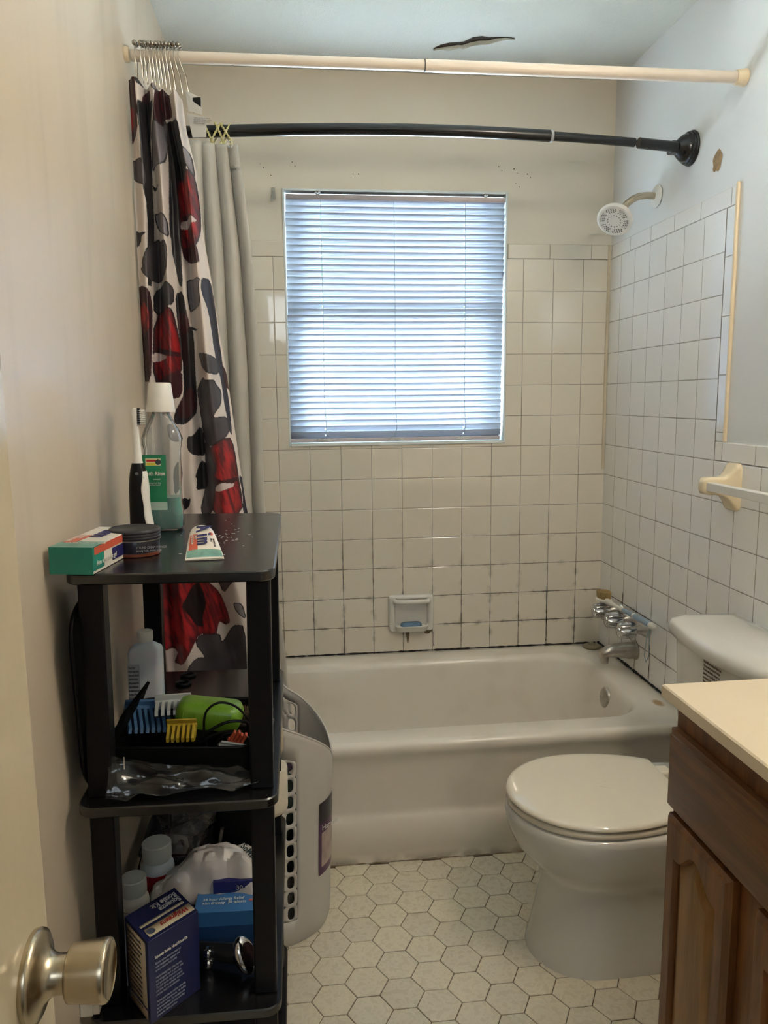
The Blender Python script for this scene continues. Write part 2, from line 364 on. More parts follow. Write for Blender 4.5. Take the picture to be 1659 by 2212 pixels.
# bare taped seam lines (thin)
# ---------------- tile fields (thin slabs on the walls) ----------------
ZT=.372
struct(boxes('trim_1',m_tback,[(-1.4925,WX0-.0,0,.0059,ZT-.02,1.785),(WX1,.0,0,.0059,ZT-.02,1.785),(WX0,WX1,0,.0059,ZT-.02,WZ0)]))
struct(MB().box(-1.4925,WX0,.0003,.0059,1.785,1.836).box(WX1,-.005,.0003,.0059,1.785,1.836).build('trim_2',m_ttrimb,bev=.003,seg=3))
rt=MB(); rt.box(0,.0059,-.7530,0,ZT-.02,1.785); rt.box(0,.0059,-2.95,-.7530,.0,1.1283)
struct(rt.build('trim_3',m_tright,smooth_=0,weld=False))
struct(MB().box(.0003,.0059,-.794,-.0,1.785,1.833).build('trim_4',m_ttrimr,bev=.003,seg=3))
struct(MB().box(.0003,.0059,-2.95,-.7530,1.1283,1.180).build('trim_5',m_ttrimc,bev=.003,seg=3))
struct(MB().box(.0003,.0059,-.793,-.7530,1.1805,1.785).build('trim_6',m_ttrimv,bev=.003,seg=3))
# cream bead down the outer edge of the shower tiles
struct(MB().tube([(.002,-.797,1.181),(.002,-.799,1.5),(.002,-.798,1.838)],.0055,10).build('trim_7',m_cream))
# corner bead, caulk joint on the tub
struct(MB().tube([(-.0045,-.002,1.04),(-.005,-.002,1.4),(-.003,-.002,1.835)],.0062,10).build('trim_8',mat('corner_bead',srgb(206,194,170),.5,var=.1)))
mb=MB()
def joint(pts,r):
    out=[]
    for a,b in zip(pts[:-1],pts[1:]):
        nn=max(2,int((Vector(b)-Vector(a)).length/.012))
        for i in range(nn): out.append(Vector(a).lerp(Vector(b),i/nn))
    rr=[r*random.uniform(.45,1.25) for _ in out]; return out,rr
o1,r1=joint([(-1.49,-.002,.3725),(-.002,-.002,.3725)],.0032); mb.tube(o1,r1,6)
o1,r1=joint([(-.002,-.002,.3725),(-.002,-.745,.3725)],.0042); mb.tube(o1,r1,6)
struct(mb.build('trim_9',m_dark,label='black mouldy caulk line where tub meets tile'))
mb=MB(); o1,r1=joint([(.0003,-.2055,.62),(.0003,-.2055,.385)],.0017); mb.tube(o1,r1,5); o1,r1=joint([(.0003,-.4245,.50),(.0003,-.4245,.375)],.0018); mb.tube(o1,r1,5); o1,r1=joint([(.0003,-.10,.5805),(.0003,-.43,.5805)],.0015); mb.tube(o1,r1,5); o1,r1=joint([(.0003,-.315,.47),(.0003,-.315,.375)],.0017); mb.tube(o1,r1,5); o1,r1=joint([(-.208,.0003,.60),(-.208,.0003,.375)],.0018); mb.tube(o1,r1,5); o1,r1=joint([(-.64,.0003,.44),(-.64,.0003,.375)],.0018); mb.tube(o1,r1,5)
struct(mb.build('trim_10',m_dark))
# plaster patch hole in the right wall
hp=MB(); 
ring=[(.0052,-.684+.0225*math.cos(t)*(1+.08*math.sin(5*t)),1.922+.027*math.sin(t)*(1+.1*math.cos(3*t))) for t in [2*PI*i/28 for i in range(28)]]
c0=hp.v((.0048,-.684,1.922)); rv=[hp.v(q) for q in ring]
for i in range(28): hp.face([rv[i],rv[(i+1)%28],c0])
hp.sphere((.0055,-.671,1.905),.007,8,sc=(.5,1,1.4)); hp.sphere((.0055,-.689,1.898),.005,8,sc=(.5,1,1)); hp.sphere((.0055,-.676,1.935),.004,8,sc=(.5,1.6,1))
wr=bpy.data.objects['wall_right']
hp.build('pipe_hole',mat('raw_plaster',srgb(168,138,100),.95,var=.35,vs=70,bump=.6),wr,label='old round plaster-filled hole')
mb=MB()
for x,z in [(-1.224,2.084),(-1.214,2.072),(-1.19,2.048),(-1.118,2.092),(-1.109,2.079),(-.914,2.058),(-.895,2.058),(-.409,2.092),(-.398,2.08),(-.355,2.086),(-.342,2.072),(-.307,2.07),(-.296,2.06),(-.348,2.039),(-.335,2.027)]:
    r_=.0012+.0012*((x*1000)%3)/3; mb.lathe([(0,0),(r_,0),(r_,.0006),(0,.0006)],Matrix.Translation((x,.0058,z))@Matrix.Rotation(PI/2,4,'X'),10)
mb.build('screw_hole',m_dark,wb)['kind']='structure'

# ---------------- window ----------------
win=bpy.data.objects.new('window_1',None); SC.collection.objects.link(win); win['kind']='structure'; win['_base']=(0,0,0)
m_win=mat('window_paint',srgb(222,228,226),.35,var=.05,vs=12)
mb=MB(); t=.007
mb.box(WX0,WX0+t,.0,.13,WZ0,WZ1); mb.box(WX1-t,WX1,.0,.13,WZ0,WZ1); mb.box(WX0+t,WX1-t,.0,.13,WZ1-t,WZ1); mb.box(WX0+t,WX1-t,-.006,.13,WZ0,WZ0+.010)
mb.build('window_jamb',m_win,win,bev=.002)
mb=MB()
def sash(z0,z1,y):
    a,b_=WX0+.007,WX1-.007; w=.022
    mb.box(a,a+w,y,y+.03,z0,z1); mb.box(b_-w,b_,y,y+.03,z0,z1); mb.box(a+w,b_-w,y,y+.03,z0,z0+w); mb.box(a+w,b_-w,y,y+.03,z1-w,z1)
sash(1.15,1.585,.075); sash(1.55,2.0,.105); mb.build('window_sash',m_win,win,bev=.002)
m_pane=clear('window_glass',(.93,.96,.97,1),.98,.02)
mb=MB(); mb.box(WX0+.028,WX1-.028,.089,.092,1.17,1.565); mb.box(WX0+.028,WX1-.028,.119,.122,1.57,1.98); mb.build('window_pane',m_pane,win)
# outside: unseen foliage added to tint the top of the blinds green, pale ground below
mb=MB()
for i in range(160):
    c=Vector((random.uniform(-2.2,.8),random.uniform(2.6,3.4),random.uniform(1.9,3.6))); a=random.uniform(.1,.22)
    R=Euler((random.uniform(0,3),random.uniform(0,3),random.uniform(0,3))).to_matrix()
    mb.face([mb.v(c+R@Vector(q)*a) for q in ((-1,-.6,0),(0,-.9,.1),(1,-.5,0),(.9,.6,0),(0,.9,.1),(-.8,.5,0))])
tag(mb.build('tint_foliage',mat('leaf_green',(.10,.30,.06,1),.6,var=.2),solid=.004),'unseen green foliage added outside to tint the closed window blinds','tree')
mb=MB(); mb.box(-4.5,3,.2,5.5,-1.6,-1.3); struct(mb.build('floor_outside',mat('ground_outside',srgb(190,196,200),.9),smooth_=0)).name='floor_outside'

# ---------------- door ----------------
door=bpy.data.objects.new('door_1',None); SC.collection.objects.link(door); door['kind']='structure'; door['_base']=(0,0,0)
DX=-1.330
bx('door_slab',m_door,door,DX-.036,DX,-2.93,-2.158,.012,2.03,bev=.0015)
kb=MB(); KM=Matrix.Translation((DX,-2.1975,.892))@Matrix.Rotation(PI/2,4,'Y')
kb.lathe([(0,.0),(.0315,.0),(.0322,.003),(.0315,.0055),(.0285,.0072),(.0235,.0085),(.0185,.011),(.0150,.0145),(.0138,.018),(.0136,.0240),(.0136,.0248),(.0120,.0248),(.0120,.0262),(.0180,.0262),(.0195,.0272),(.0199,.030),(.0218,.0500),(.0219,.0530),(.0212,.0545),(.0195,.0552),(.0187,.0543),(.0,.0538)],KM,64)
kb.build('door_knob',m_nickel,door,smooth_=50,label='brushed nickel round knob')
mb=MB(); mb.box(DX-.032,DX-.004,-2.1582,-2.1565,.86,.925); mb.box(DX-.024,DX-.012,-2.158,-2.150,.882,.902); mb.build('latch_plate',m_nickel,door,bev=.001)
struct(boxes('trim_11',m_white,[(-1.44,-1.375,YF,YF+.012,0,2.11),(-.56,-.495,YF,YF+.012,0,2.11),(-1.44,-.495,YF,YF+.012,2.05,2.11)]))
struct(boxes('floor_hall',m_grout,[(-1.62,.15,-4.95,-3.05,-.02,.0)]))
# ---------------- bathtub ----------------
tub=thing('bathtub','white enamel bathtub along the tiled back wall under the window','bathtub',(-.745,-.37,0))
mb=MB(); N=10; TX0,TX1,TY0,TY1,TZ=-1.4915,-.0005,-.742,-.0005,.367
def rr(ins,z,r,x0=-1.40,x1=-.098,y0=-.662,y1=-.078): return rrect(x0+ins,x1-ins,y0+ins,y1-ins,r,N,z)
outer=rrect(TX0,TX1,TY0+.012,TY1,.004,N,TZ)
rings=[outer,rr(0,TZ,.13),rr(.006,TZ-.002,.128),rr(.014,TZ-.010,.125),rr(.020,TZ-.026,.122)]
for t in (.3,.6,.8): rings.append(rr(.022+.035*t,TZ-.03-.24*t,.125,-1.40+.10*t,-.098-.02*t))
rings+= [rr(.075,.085,.12,-1.29,-.118),rr(.10,.068,.11,-1.28,-.118),rr(.16,.060,.08,-1.27,-.118)]
mb.loft(rings,True,False,True)
prof=[(TY0+.012,TZ),(TY0+.004,TZ-.001),(TY0-.003,TZ-.005),(TY0-.0075,TZ-.012),(TY0-.0085,TZ-.022),(TY0-.006,TZ-.034),(TY0+.001,TZ-.044),(TY0+.006,TZ-.07),(TY0+.014,.165),(TY0+.014,.152),(TY0+.010,.143),(TY0+.004,.13),(TY0+.002,.10),(TY0+.004,.05),(TY0+.012,.035),(TY0+.014,.02),(TY0+.014,0)]
mb.loft([[(x,y,z) for y,z in prof] for x in (TX0,-1.0,-.5,TX1)],False)
mb.loft([[(x,y,z) for y,z in ((TY1,TZ),(TY1,0))] for x in (TX0,TX1)],False)
tubo=mb.build('tub_body',m_tub,tub,smooth_=55)
od=MB(); OM=Matrix.Translation((-.1215,-.375,.305))@Matrix.Rotation(-PI/2+.09,4,'Y')
od.lathe([(0,0),(.036,0),(.0365,.004),(.034,.009),(.026,.0125),(.0,.0135)],OM,40)
ov=od.build('overflow_plate',m_chromed,tub,smooth_=50)
for y in (-.016,.016): MB().lathe([(0,.012),(.0045,.012),(.0045,.0148),(0,.0158)],OM@Matrix.Translation((0,y,0)),12).build('screw',m_chromed,ov)
dr=MB(); dr.lathe([(0,.0602),(.028,.0602),(.030,.062),(.026,.0635),(.012,.0625),(0,.0625)],Matrix.Translation((-.33,-.37,0)),24); dr.build('drain',m_chrome,tub)
mb=MB(); o1,r1=joint([(-1.47,-.7265,.002),(-.02,-.7265,.002)],.003); mb.tube(o1,r1,5); mb.build('caulk_bead',mat('dirty_caulk',srgb(150,132,104),.7,var=.4,vs=25),tub)
# ---------------- faucet ----------------
fa=thing('bath_faucet','chrome tub spout with three fluted handles on the side wall','faucet',(0,-.30,.5))
for y,z in ((-.187,.552),(-.298,.550),(-.402,.545)):
    M=Matrix.Translation((0,y,z))@Matrix.Rotation(-PI/2,4,'Y')
    h=MB(); h.lathe([(0,0),(.029,0),(.029,.004),(.024,.012),(.016,.026),(.0135,.040),(.0135,.046),(0,.046)],M,28)
    st=h.build('valve_stem',m_chromed,fa,smooth_=50)
    h=MB(); K=48
    def flute(z_,rr_,d): return [M@Vector(((rr_-d*(.5-.5*math.cos(8*2*PI*k/K)))*math.cos(2*PI*k/K),(rr_-d*(.5-.5*math.cos(8*2*PI*k/K)))*math.sin(2*PI*k/K),z_)) for k in range(K)]
    h.loft([flute(.044,.018,0),flute(.046,.0265,.002),flute(.052,.0295,.0065),(flute(.078,.0285,.0065)),flute(.094,.0265,.005),flute(.099,.023,.001)],True,True,True)
    h.lathe([(0,.0975),(.0135,.0975),(.0135,.1015),(.012,.103),(0,.103)],M,20)
    h.build('handle',m_chrome,fa,smooth_=60)
s_=MB(); s_.tube([(0,-.318,.447),(-.004,-.318,.447)],.034,28)
def sec(x,z,rh,rv): return [(x,-.318+rh*math.cos(2*PI*k/28),z+rv*math.sin(2*PI*k/28)) for k in range(28)]
s_.loft([sec(-.002,.446,.0265,.0285),sec(-.025,.446,.0265,.0285),sec(-.05,.449,.0245,.026),sec(-.08,.449,.022,.0225),sec(-.10,.446,.0205,.020),sec(-.115,.440,.018,.0165),sec(-.123,.434,.014,.012),sec(-.126,.431,.006,.006)],True,True,True)
s_.lathe([(0,.405),(.0125,.405),(.0135,.408),(.0145,.435),(0,.436)],Matrix.Translation((-.108,-.318,0)),24)
s_.build('spout',m_chromed,fa,smooth_=50)
# brush lying on the handles
br=thing('bath_brush','white and blue long-handled bath brush with tan bristles lying on the chrome handles','brush',(-.06,-.3,.59))
m_brw=mat('brush_white',srgb(226,222,210),.3); m_brb=mat('brush_blue',srgb(140,160,178),.45); m_bris=mat('bristles',srgb(186,158,104),.85,var=.25,vs=120)
A_=Vector((-.056,-.180,.588)); B_=Vector((-.036,-.52,.590)); dv=(B_-A_)
def along(t): return A_+dv*t
mb=MB(); hd=Matrix.Translation(along(-.02)+Vector((0,0,.0)))@Matrix.Rotation(math.atan2(dv.y,dv.x)+PI,4,'Z')
mb.lathe([(0,-.006),(.020,-.006),(.0235,-.002),(.0235,.003),(.021,.006),(0,.006)],hd,32,sx=1.55,sy=1.12)
mb.tube([along(t) for t in (.05,.18,.3,.42)],[.012,.0075,.006,.0062],14)
mb.build('brush_head',m_brw,br,smooth_=60)
mb=MB(); 
for i in range(-9,10):
    for j in range(-6,7):
        x,y=i*.0033,j*.0033
        if (x/.031)**2+(y/.0215)**2>1: continue
        q=hd@Vector((x,y,.005)); q2=hd@Vector((x*1.08,y*1.08,.030+random.uniform(-.001,.001))); mb.tube([q,q2],.0013,5)
mb.build('bristles',m_bris,br,smooth_=60)
mb=MB(); mb.tube([along(t) for t in (.40,.44,.60,.615,.64,.655,.90,.93)],[.0062,.0078,.0092,.0086,.0086,.0098,.0100,.0088],16); mb.build('grip',m_brb,br,smooth_=50)
MB().tube([along(t) for t in (.93,.96,1.0,1.02)],[.0095,.0112,.0095,.003],16).build('end_cap',m_brw,br,smooth_=50); MB().tube([along(.617),along(.642)],.0096,16).build('grip_band',m_brw,br,smooth_=50)
mb=MB(); e0=along(.95); mb.tube([e0+Vector((-.004,.0,-.008)),e0+Vector((-.010,.004,-.03)),e0+Vector((-.010,.01,-.06)),e0+Vector((-.013,.012,-.1)),e0+Vector((-.010,.006,-.122)),e0+Vector((-.006,-.003,-.1)),e0+Vector((-.004,.0,-.05)),e0+Vector((-.004,.0,-.012))],.0016,8); mb.build('hanging_loop',mat('loop_grey',srgb(150,168,172),.6),br)
tag(MB().lathe([(0,.3675),(.028,.3675),(.0325,.371),(.032,.375),(.027,.3785),(.012,.380),(.010,.386),(0,.387)],Matrix.Translation((-.045,-.046,0)),32).build('drain_stopper',mat('beige_rubber',srgb(150,138,112),.6,var=.15),smooth_=50),'round beige rubber stopper on the far corner of the tub rim','stopper')
# ---------------- shower head ----------------
sh=thing('shower_fixture','white round shower head on a bent metal arm, high on the side wall','shower head',(0,-.341,1.918))
mb=MB(); mb.lathe([(0,0),(.033,0),(.034,.002),(.030,.006),(.018,.009),(.0125,.010),(0,.010)],Matrix.Translation((.004,-.341,1.917))@Matrix.Rotation(-PI/2,4,'Y'),36); mb.build('wall_flange',m_white,sh,smooth_=50)
hp0=Vector((-.118,-.338,1.868))
mb=MB(); mb.tube([(0,-.341,1.917),(-.03,-.341,1.918),(-.055,-.341,1.915),(-.075,-.340,1.906),(-.092,-.339,1.893),(-.108,-.339,1.876)],.0105,18); mb.build('arm',m_nickel,sh,smooth_=50)
ax=Vector((-.50,-.50,-.70)).normalized(); HM=Matrix.Translation(hp0)@ax.to_track_quat('Z','Y').to_matrix().to_4x4()
mb=MB(); mb.lathe([(0,-.020),(.0125,-.020),(.0135,-.012),(.0125,-.002),(0,0)],HM,20); mb.build('connector_nut',m_chromed,sh,smooth_=50)
mb=MB(); mb.lathe([(0,-.004),(.014,-.004),(.017,.006),(.020,.012),(.036,.022),(.052,.029),(.0545,.034),(.0545,.042),(.052,.045),(.048,.0455),(.0475,.044),(0,.046)],HM,56)
face=mb.build('spray_head',m_white,sh,smooth_=40)
mb=MB()
for R_,nn in ((.041,36),(.036,32),(.031,28)):
    for k in range(nn):
        a=2*PI*k/nn
        if abs(((a/(2*PI)*6)%1)-.5)>.38: continue
        mb.lathe([(0,.0445),(.0013,.0445),(.0013,.0472),(0,.0472)],HM@Matrix.Translation((R_*math.cos(a),R_*math.sin(a),0)),8)
for k in range(14): a=2*PI*k/14; mb.lathe([(0,.0448),(.0012,.0448),(.0012,.0475),(0,.0475)],HM@Matrix.Translation((.02*math.cos(a),.02*math.sin(a),0)),8)
nz=mb.build('spray_nozzles',mat('nozzle_grey',(.12,.12,.12,1),.6),face); nz['kind']='stuff'
# ---------------- soap dish ----------------
sd=thing('soap_dish','ceramic soap dish set in the tiles of the back wall','soap dish',(-.7245,0,.52))
mb=MB(); X0,X1,Z0,Z1=-.808,-.643,.452,.590
def rxz(x0,x1,z0,z1,r,y,n=6): return [(a,y,b) for a,b,_ in rrect(x0,x1,z0,z1,r,n)]
mb.loft([rxz(X0,X1,Z0,Z1,.012,0),rxz(X0,X1,Z0,Z1,.012,-.010),rxz(X0+.004,X1-.004,Z0+.004,Z1-.004,.012,-.017),rxz(X0+.014,X1-.014,Z0+.012,Z1-.012,.014,-.019),rxz(X0+.020,X1-.020,Z0+.018,Z1-.016,.014,-.014),rxz(X0+.024,X1-.024,Z0+.022,Z1-.018,.012,-.003)],True,False,True)
mb.build('dish_plate',m_porc,sd,smooth_=60)
mb=MB(); zb=.572; mb.tube([(X0+.022,-.006,zb),(X0+.022,-.03,zb),(X0+.028,-.042,zb),(X0+.042,-.046,zb),(X1-.042,-.046,zb),(X1-.028,-.042,zb),(X1-.022,-.03,zb),(X1-.022,-.006,zb)],.0085,14); mb.build('grab_bar',m_porc,sd,smooth_=60)
mb=MB(); 
n_=24; inn=[];out=[];low=[]
for i in range(n_+1):
    t=PI*i/n_; cx=(X0+X1)/2; px=cx-(.062)*math.copysign(abs(math.cos(t))**.5,math.cos(t)); py=-.008-.044*abs(math.sin(t))**.5
    out.append((px,py,.478)); low.append((cx+(px-cx)*.9,-.006+(py+.006)*.75,.457)); inn.append((cx+(px-cx)*.88,-.006+(py+.006)*.84,.480))
    
base=[(q[0],q[1],.466) for q in inn]; 
mb.loft([low,out,inn,base],False); mb.face([mb.v(q) for q in base]); mb.face([mb.v(q) for q in low]); mb.build('dish_tray',m_porc,sd,smooth_=60)
mb=MB(); zc=.479; mb.loft([[(x,y,z+zc) for x,y,z in rrect(-.768+i_,-.690-i_,-.046+i_,-.014-i_,.010,6,z)] for i_,z in ((.006,-.0125),(.001,-.008),(0,0),(.002,.009),(.008,.0135))],True,True,True)
tag(mb.build('soap_bar',mat('blue_soap',srgb(92,124,150),.45,var=.1,sss=.1),smooth_=60),'worn blue bar of soap in the ceramic dish','soap')
m_stn=mat('brown_stain',srgb(132,112,84),.8,var=.3)
for cx_,w_,h_ in ((-.738,.006,.030),(-.664,.016,.010)):
    mb=MB(); mb.face([mb.v((cx_+w_*math.cos(a)*(1+.2*math.sin(3*a)),-.0005,.452+h_*(math.sin(a)-.6))) for a in [2*PI*k/18 for k in range(18)]]); mb.build('soap_stain',m_stn,sd,smooth_=0)
# ---------------- towel bar ----------------
tb=thing('towel_bar','cream ceramic bracket holding a square white towel bar on the tiles','towel bar',(0,-.84,1.07))
def bracket(y):
    mb=MB()
    def s2(x,hy,hz,z): return [(x,y+a,z+b) for a,b,_ in rrect(-hy,hy,-hz,hz,min(hy,hz)*.45,6)]
    mb.loft([s2(0,.033,.062,1.068),s2(-.006,.033,.062,1.068),s2(-.012,.030,.057,1.068),s2(-.022,.024,.040,1.068),s2(-.036,.019,.026,1.070),s2(-.055,.0185,.023,1.072),s2(-.075,.0185,.0235,1.072),s2(-.088,.016,.020,1.072),s2(-.094,.009,.011,1.072)],True,True,True)
    return mb.build('ceramic_bracket',mat('cream_ceramic',srgb(228,212,180),.12,var=.03,vs=8),tb,smooth_=60)
bracket(-.858); bracket(-1.46)
bx('bar',m_white,tb,-.086,-.064,-1.46,-.868,1.061,1.083,.002,label='square white plastic bar')
# ---------------- toilet ----------------
to=thing('toilet','white toilet with closed lid between the bathtub and the vanity','toilet',(-.40,-1.105,0))
YC=-1.105
def egg(xt,xb,hw,z,n=56,back=.78,p=2.15):
    """front tip xt, straight back edge xb, half width hw; the back edge is back*hw wide each side"""
    xm=xt+hw*1.12; A=(xb-xm)/math.sqrt(max(.02,1-back*back)); side=[]
    for i in range(1,25): a=PI/2*(1-i/24); side.append((xm-(xm-xt)*math.cos(a)*1.0 if False else xm-(xm-xt)*math.sin(a),hw*math.cos(a)))
    for i in range(1,13): x=xm+(xb-.010-xm)*i/12; side.append((x,hw*math.sqrt(max(0,1-((x-xm)/A)**2))))
    ye=side[-1][1]; side+= [(xb-.004,ye-.003),(xb,ye-.010),(xb,ye*.45)]
    pts=[(xt,YC,z)]+[(x,YC+y,z) for x,y in side]+[(x,YC-y,z) for x,y in side[::-1]]
    return pts
mb=MB()
S=[(0,-.612,-.16,.128,.9),(.015,-.610,-.16,.127,.9),(.05,-.600,-.16,.122,.9),(.11,-.588,-.16,.116,.9),(.165,-.580,-.16,.112,.9),(.20,-.582,-.165,.114,.9),(.225,-.597,-.17,.126,.9),(.25,-.622,-.175,.146,.9),(.28,-.646,-.18,.162,.9),(.315,-.660,-.18,.172,.9),(.345,-.665,-.18,.176,.9),(.358,-.664,-.18,.176,.9),(.364,-.658,-.18,.171,.9)]
mb.loft([egg(xt,xb,hw,z,back=bk) for z,xt,xb,hw,bk in S],True,True,True)
bowl=mb.build('bowl',m_porc,to,smooth_=60)
mb=MB(); mb.box(-.30,-.06,YC-.105,YC+.105,.0,.362); mb.build('base_block',m_porc,to,bev=.02,seg=4)
def slab(nm,xt,xb,hw,z0,z1,m,back,rnd=.006,dome=0):
    mb=MB(); R=[egg(xt+rnd*.7,xb-rnd*.5,hw-rnd*.7,z0,back=back),egg(xt,xb,hw,z0+rnd*.6,back=back),egg(xt,xb,hw,z1-rnd,back=back),egg(xt+rnd*.4,xb,hw-rnd*.4,z1-rnd*.3,back=back),egg(xt+rnd*1.4,xb-rnd,hw-rnd*1.4,z1,back=back)]
    for f in ((.16,.3,.45,.6,.75,.9) if dome else ()):
        R.append(egg(xt+(hw*1.12)*f,xb-(xb-xt-hw*1.12)*f,hw*(1-f),z1+dome*(1-(1-f)**2),back=back))
    mb.loft(R,True,True,True); return mb.build(nm,m,to,smooth_=60)
slab('seat',-.661,-.262,.174,.3665,.382,m_lid,.72)
slab('lid',-.663,-.268,.176,.3835,.3985,m_lid,.70,.008,.0042)
for y in (-.075,.075): MB().box(-.268,-.232,YC+y-.02,YC+y+.02,.364,.392).build('hinge',m_lid,to,bev=.006,seg=3)
# tank with bowed front
def tank(hw,xf,xbk,z,bow=.022,n=10,r=.03):
    pts=[]
    pts+=[(xbk,YC-hw+.01,z),(xbk,YC+hw-.01,z)]
    for i in range(7): a=PI/2+ (PI/2)*i/6; pts.append((xf+bow+r+r*math.cos(a)-.0,YC+hw-r+r*math.sin(a),z))
    for i in range(1,n): s_=1-2*i/n; pts.append((xf+bow*(s_*s_),YC+s_*(hw-r),z))
    for i in range(7): a=PI+(PI/2)*i/6; pts.append((xf+bow+r+r*math.cos(a),YC-hw+r+r*math.sin(a),z))
    return pts
mb=MB(); mb.loft([tank(.165,-.165,-.02,.365),tank(.178,-.18,-.018,.385),tank(.19,-.193,-.015,.5),tank(.198,-.20,-.012,.708)],True,True,True)
tk=mb.build('tank',m_porc,to,smooth_=50)
mb=MB(); mb.loft([tank(.205,-.209,-.008,.703),tank(.213,-.218,-.006,.708,r=.04),tank(.214,-.219,-.006,.728,r=.04),tank(.208,-.212,-.010,.741,r=.04),tank(.19,-.192,-.022,.748,r=.035),tank(.16,-.16,-.05,.751,r=.03)],True,True,True)
mb.build('tank_lid',m_porc,to,smooth_=60)
m_brown=mat('label_brown',srgb(110,84,58),.7)
text('Read all instructions before use\nThis product conserves water\nDo not use harsh cleaners or\nabrasives on the finish. Parts\nare made to fit this tank only\nWarning Contains small parts',.0095,(-.2005,YC+.0,.69),(0,-1,0),(0,0,1),m_brown,tk,name='lettering',sx=.62)
# ---------------- vanity ----------------
va=thing('vanity_cabinet','brown oak vanity cabinet with cathedral doors at the right','cabinet',(-.25,-2.0,0))
VY0,VY1=-2.42,-1.556; VX=-.500
mb=MB(); mb.box(VX,-.004,VY0,VY1,.09,.797); mb.box(VX+.06,-.004,VY0,VY1,0,.09); mb.build('cabinet_box',m_oak,va,bev=.0015)
# false drawer front with a stepped, beveled edge
def front(nm,y0_,y1_,z0_,z1_,m,x1=VX-.001,x0=VX-.020,st=.012):
    mb=MB(); ring=lambda x,i:[(x,a,b) for a,b in ((y0_+i,z0_+i),(y1_-i,z0_+i),(y1_-i,z1_-i),(y0_+i,z1_-i))]
    mb.loft([ring(x1,0),ring(x0+.008,0),ring(x0+.006,.003),ring(x0+.004,st*.6),ring(x0+.001,st*.7),ring(x0,st)],True,True,True); return mb.build(nm,m,va,smooth_=30)
front('drawer_front',-2.41,-1.562,.612,.752,m_oaky)
def cdoor(y0_,y1_,z0_,z1_,nm='door'):
    """frame with an arched (cathedral) opening and a raised panel"""
    mb=MB(); xo=VX-.020; w=.032; n=20
    iy0,iy1,iz0,izs=y0_+w,y1_-w,z0_+w,z1_-.066; top=z1_-.030
    def arch(s_):  # s_ 0..1
        u=abs(s_-.5)*2
        return izs+(top-izs)*(0 if u>.86 else (.5+.5*math.cos(PI*u/.86)))
    opening=[(iy0,iz0),(iy1,iz0)]+[(iy1+(iy0-iy1)*i/n,arch(i/n)) for i in range(n+1)]
    # outer loop sampled to match
    outer_=[(y0_,z0_),(y1_,z0_)]+[(y1_+(y0_-y1_)*i/n,z1_) for i in range(n+1)]
    HH=(z1_-z0_)/2; WW=(y1_-y0_)/2; MY=(y0_+y1_)/2; MZ=(z0_+z1_)/2
    ins=lambda L,d:[(MY+(a-MY)*(1-d/WW),MZ+(b-MZ)*(1-d/HH)) for a,b in L]
    rg=[[(VX-.001,a,b) for a,b in outer_],[(xo+.008,a,b) for a,b in outer_],[(xo+.003,a,b) for a,b in ins(outer_,.004)],[(xo,a,b) for a,b in ins(outer_,.009)],[(xo,a,b) for a,b in opening],[(xo+.004,a,b) for a,b in ins(opening,.003)],[(xo+.011,a,b) for a,b in ins(opening,.005)]]
    mb.loft(rg,True,False,False)
    d=mb.build(nm,m_oak,va,smooth_=30)
    mb=MB(); P0=ins(opening,.004); cy=(iy0+iy1)/2; cz=(iz0+izs)/2
    def shr(L,f):
        return [(cy+(a-cy)*(1-f/((iy1-iy0)/2)),cz+(b-cz)*(1-f/((top-iz0)/2))) for a,b in L]
    mb.loft([[(xo+.0115,a,b) for a,b in P0],[(xo+.010,a,b) for a,b in shr(P0,.004)],[(xo+.002,a,b) for a,b in shr(P0,.024)],[(xo+.0015,a,b) for a,b in shr(P0,.027)]],True,False,True)
    mb.build('raised_panel',m_oakp,d,smooth_=30)
    return d
cdoor(-1.762,-1.568,.115,.602); cdoor(-2.03,-1.822,.115,.602); cdoor(-2.40,-2.06,.115,.602)
ct=thing('vanity_countertop','cream cultured-marble vanity top with a moulded basin','countertop',(-.26,-2.0,.798))
def ctmat():
    m,nt,b=nmat('cultured_marble'); n=nt.nodes; l=nt.links
    ge=n.new('ShaderNodeNewGeometry'); a=noise_(n,l,ge.outputs['Position'],4,5)
    l.new(mixc(n,l,a,srgb(228,215,190),srgb(218,200,170)),b.inputs['Base Color']); b.inputs['Roughness'].default_value=.18; return m
m_ct=ctmat()
mb=MB(); ccx,ccy=-.262,-1.93; K=40
def rect_pts(x0,x1,y0_,y1_,z):
    pts=[]
    for k in range(K):
        t=2*PI*k/K; c,s_=math.cos(t),math.sin(t); f=1/max(abs(c),abs(s_)); u,v_=c*f,s_*f
        pts.append((ccx+(u*(x1-ccx) if u>0 else -u*(x0-ccx)),ccy+(v_*(y1_-ccy) if v_>0 else -v_*(y0_-ccy)),z))
    return pts
def el(rx,ry,z): return [(ccx+rx*math.cos(2*PI*k/K),ccy+ry*math.sin(2*PI*k/K),z) for k in range(K)]
CX0,CX1,CY0,CY1=-.5255,-.001,-2.45,-1.5455
mb.loft([rect_pts(CX0+.004,CX1,CY0,CY1-.002,.798),rect_pts(CX0,CX1,CY0,CY1,.801),rect_pts(CX0,CX1,CY0,CY1,.8195),rect_pts(CX0+.0025,CX1,CY0+.002,CY1-.0025,.8222),el(.245,.250,.8222),el(.240,.245,.8214),el(.232,.237,.8212),el(.185,.200,.8205),el(.175,.192,.819),el(.165,.184,.812),el(.14,.185,.78),el(.11,.145,.735),el(.06,.08,.705),el(.02,.02,.70)],True,True,True)
mb.build('top',m_ct,ct,smooth_=40)
mb=MB(); mb.box(-.022,-.001,CY0,CY1,.822,.92); mb.build('backsplash',m_ct,ct,bev=.004)
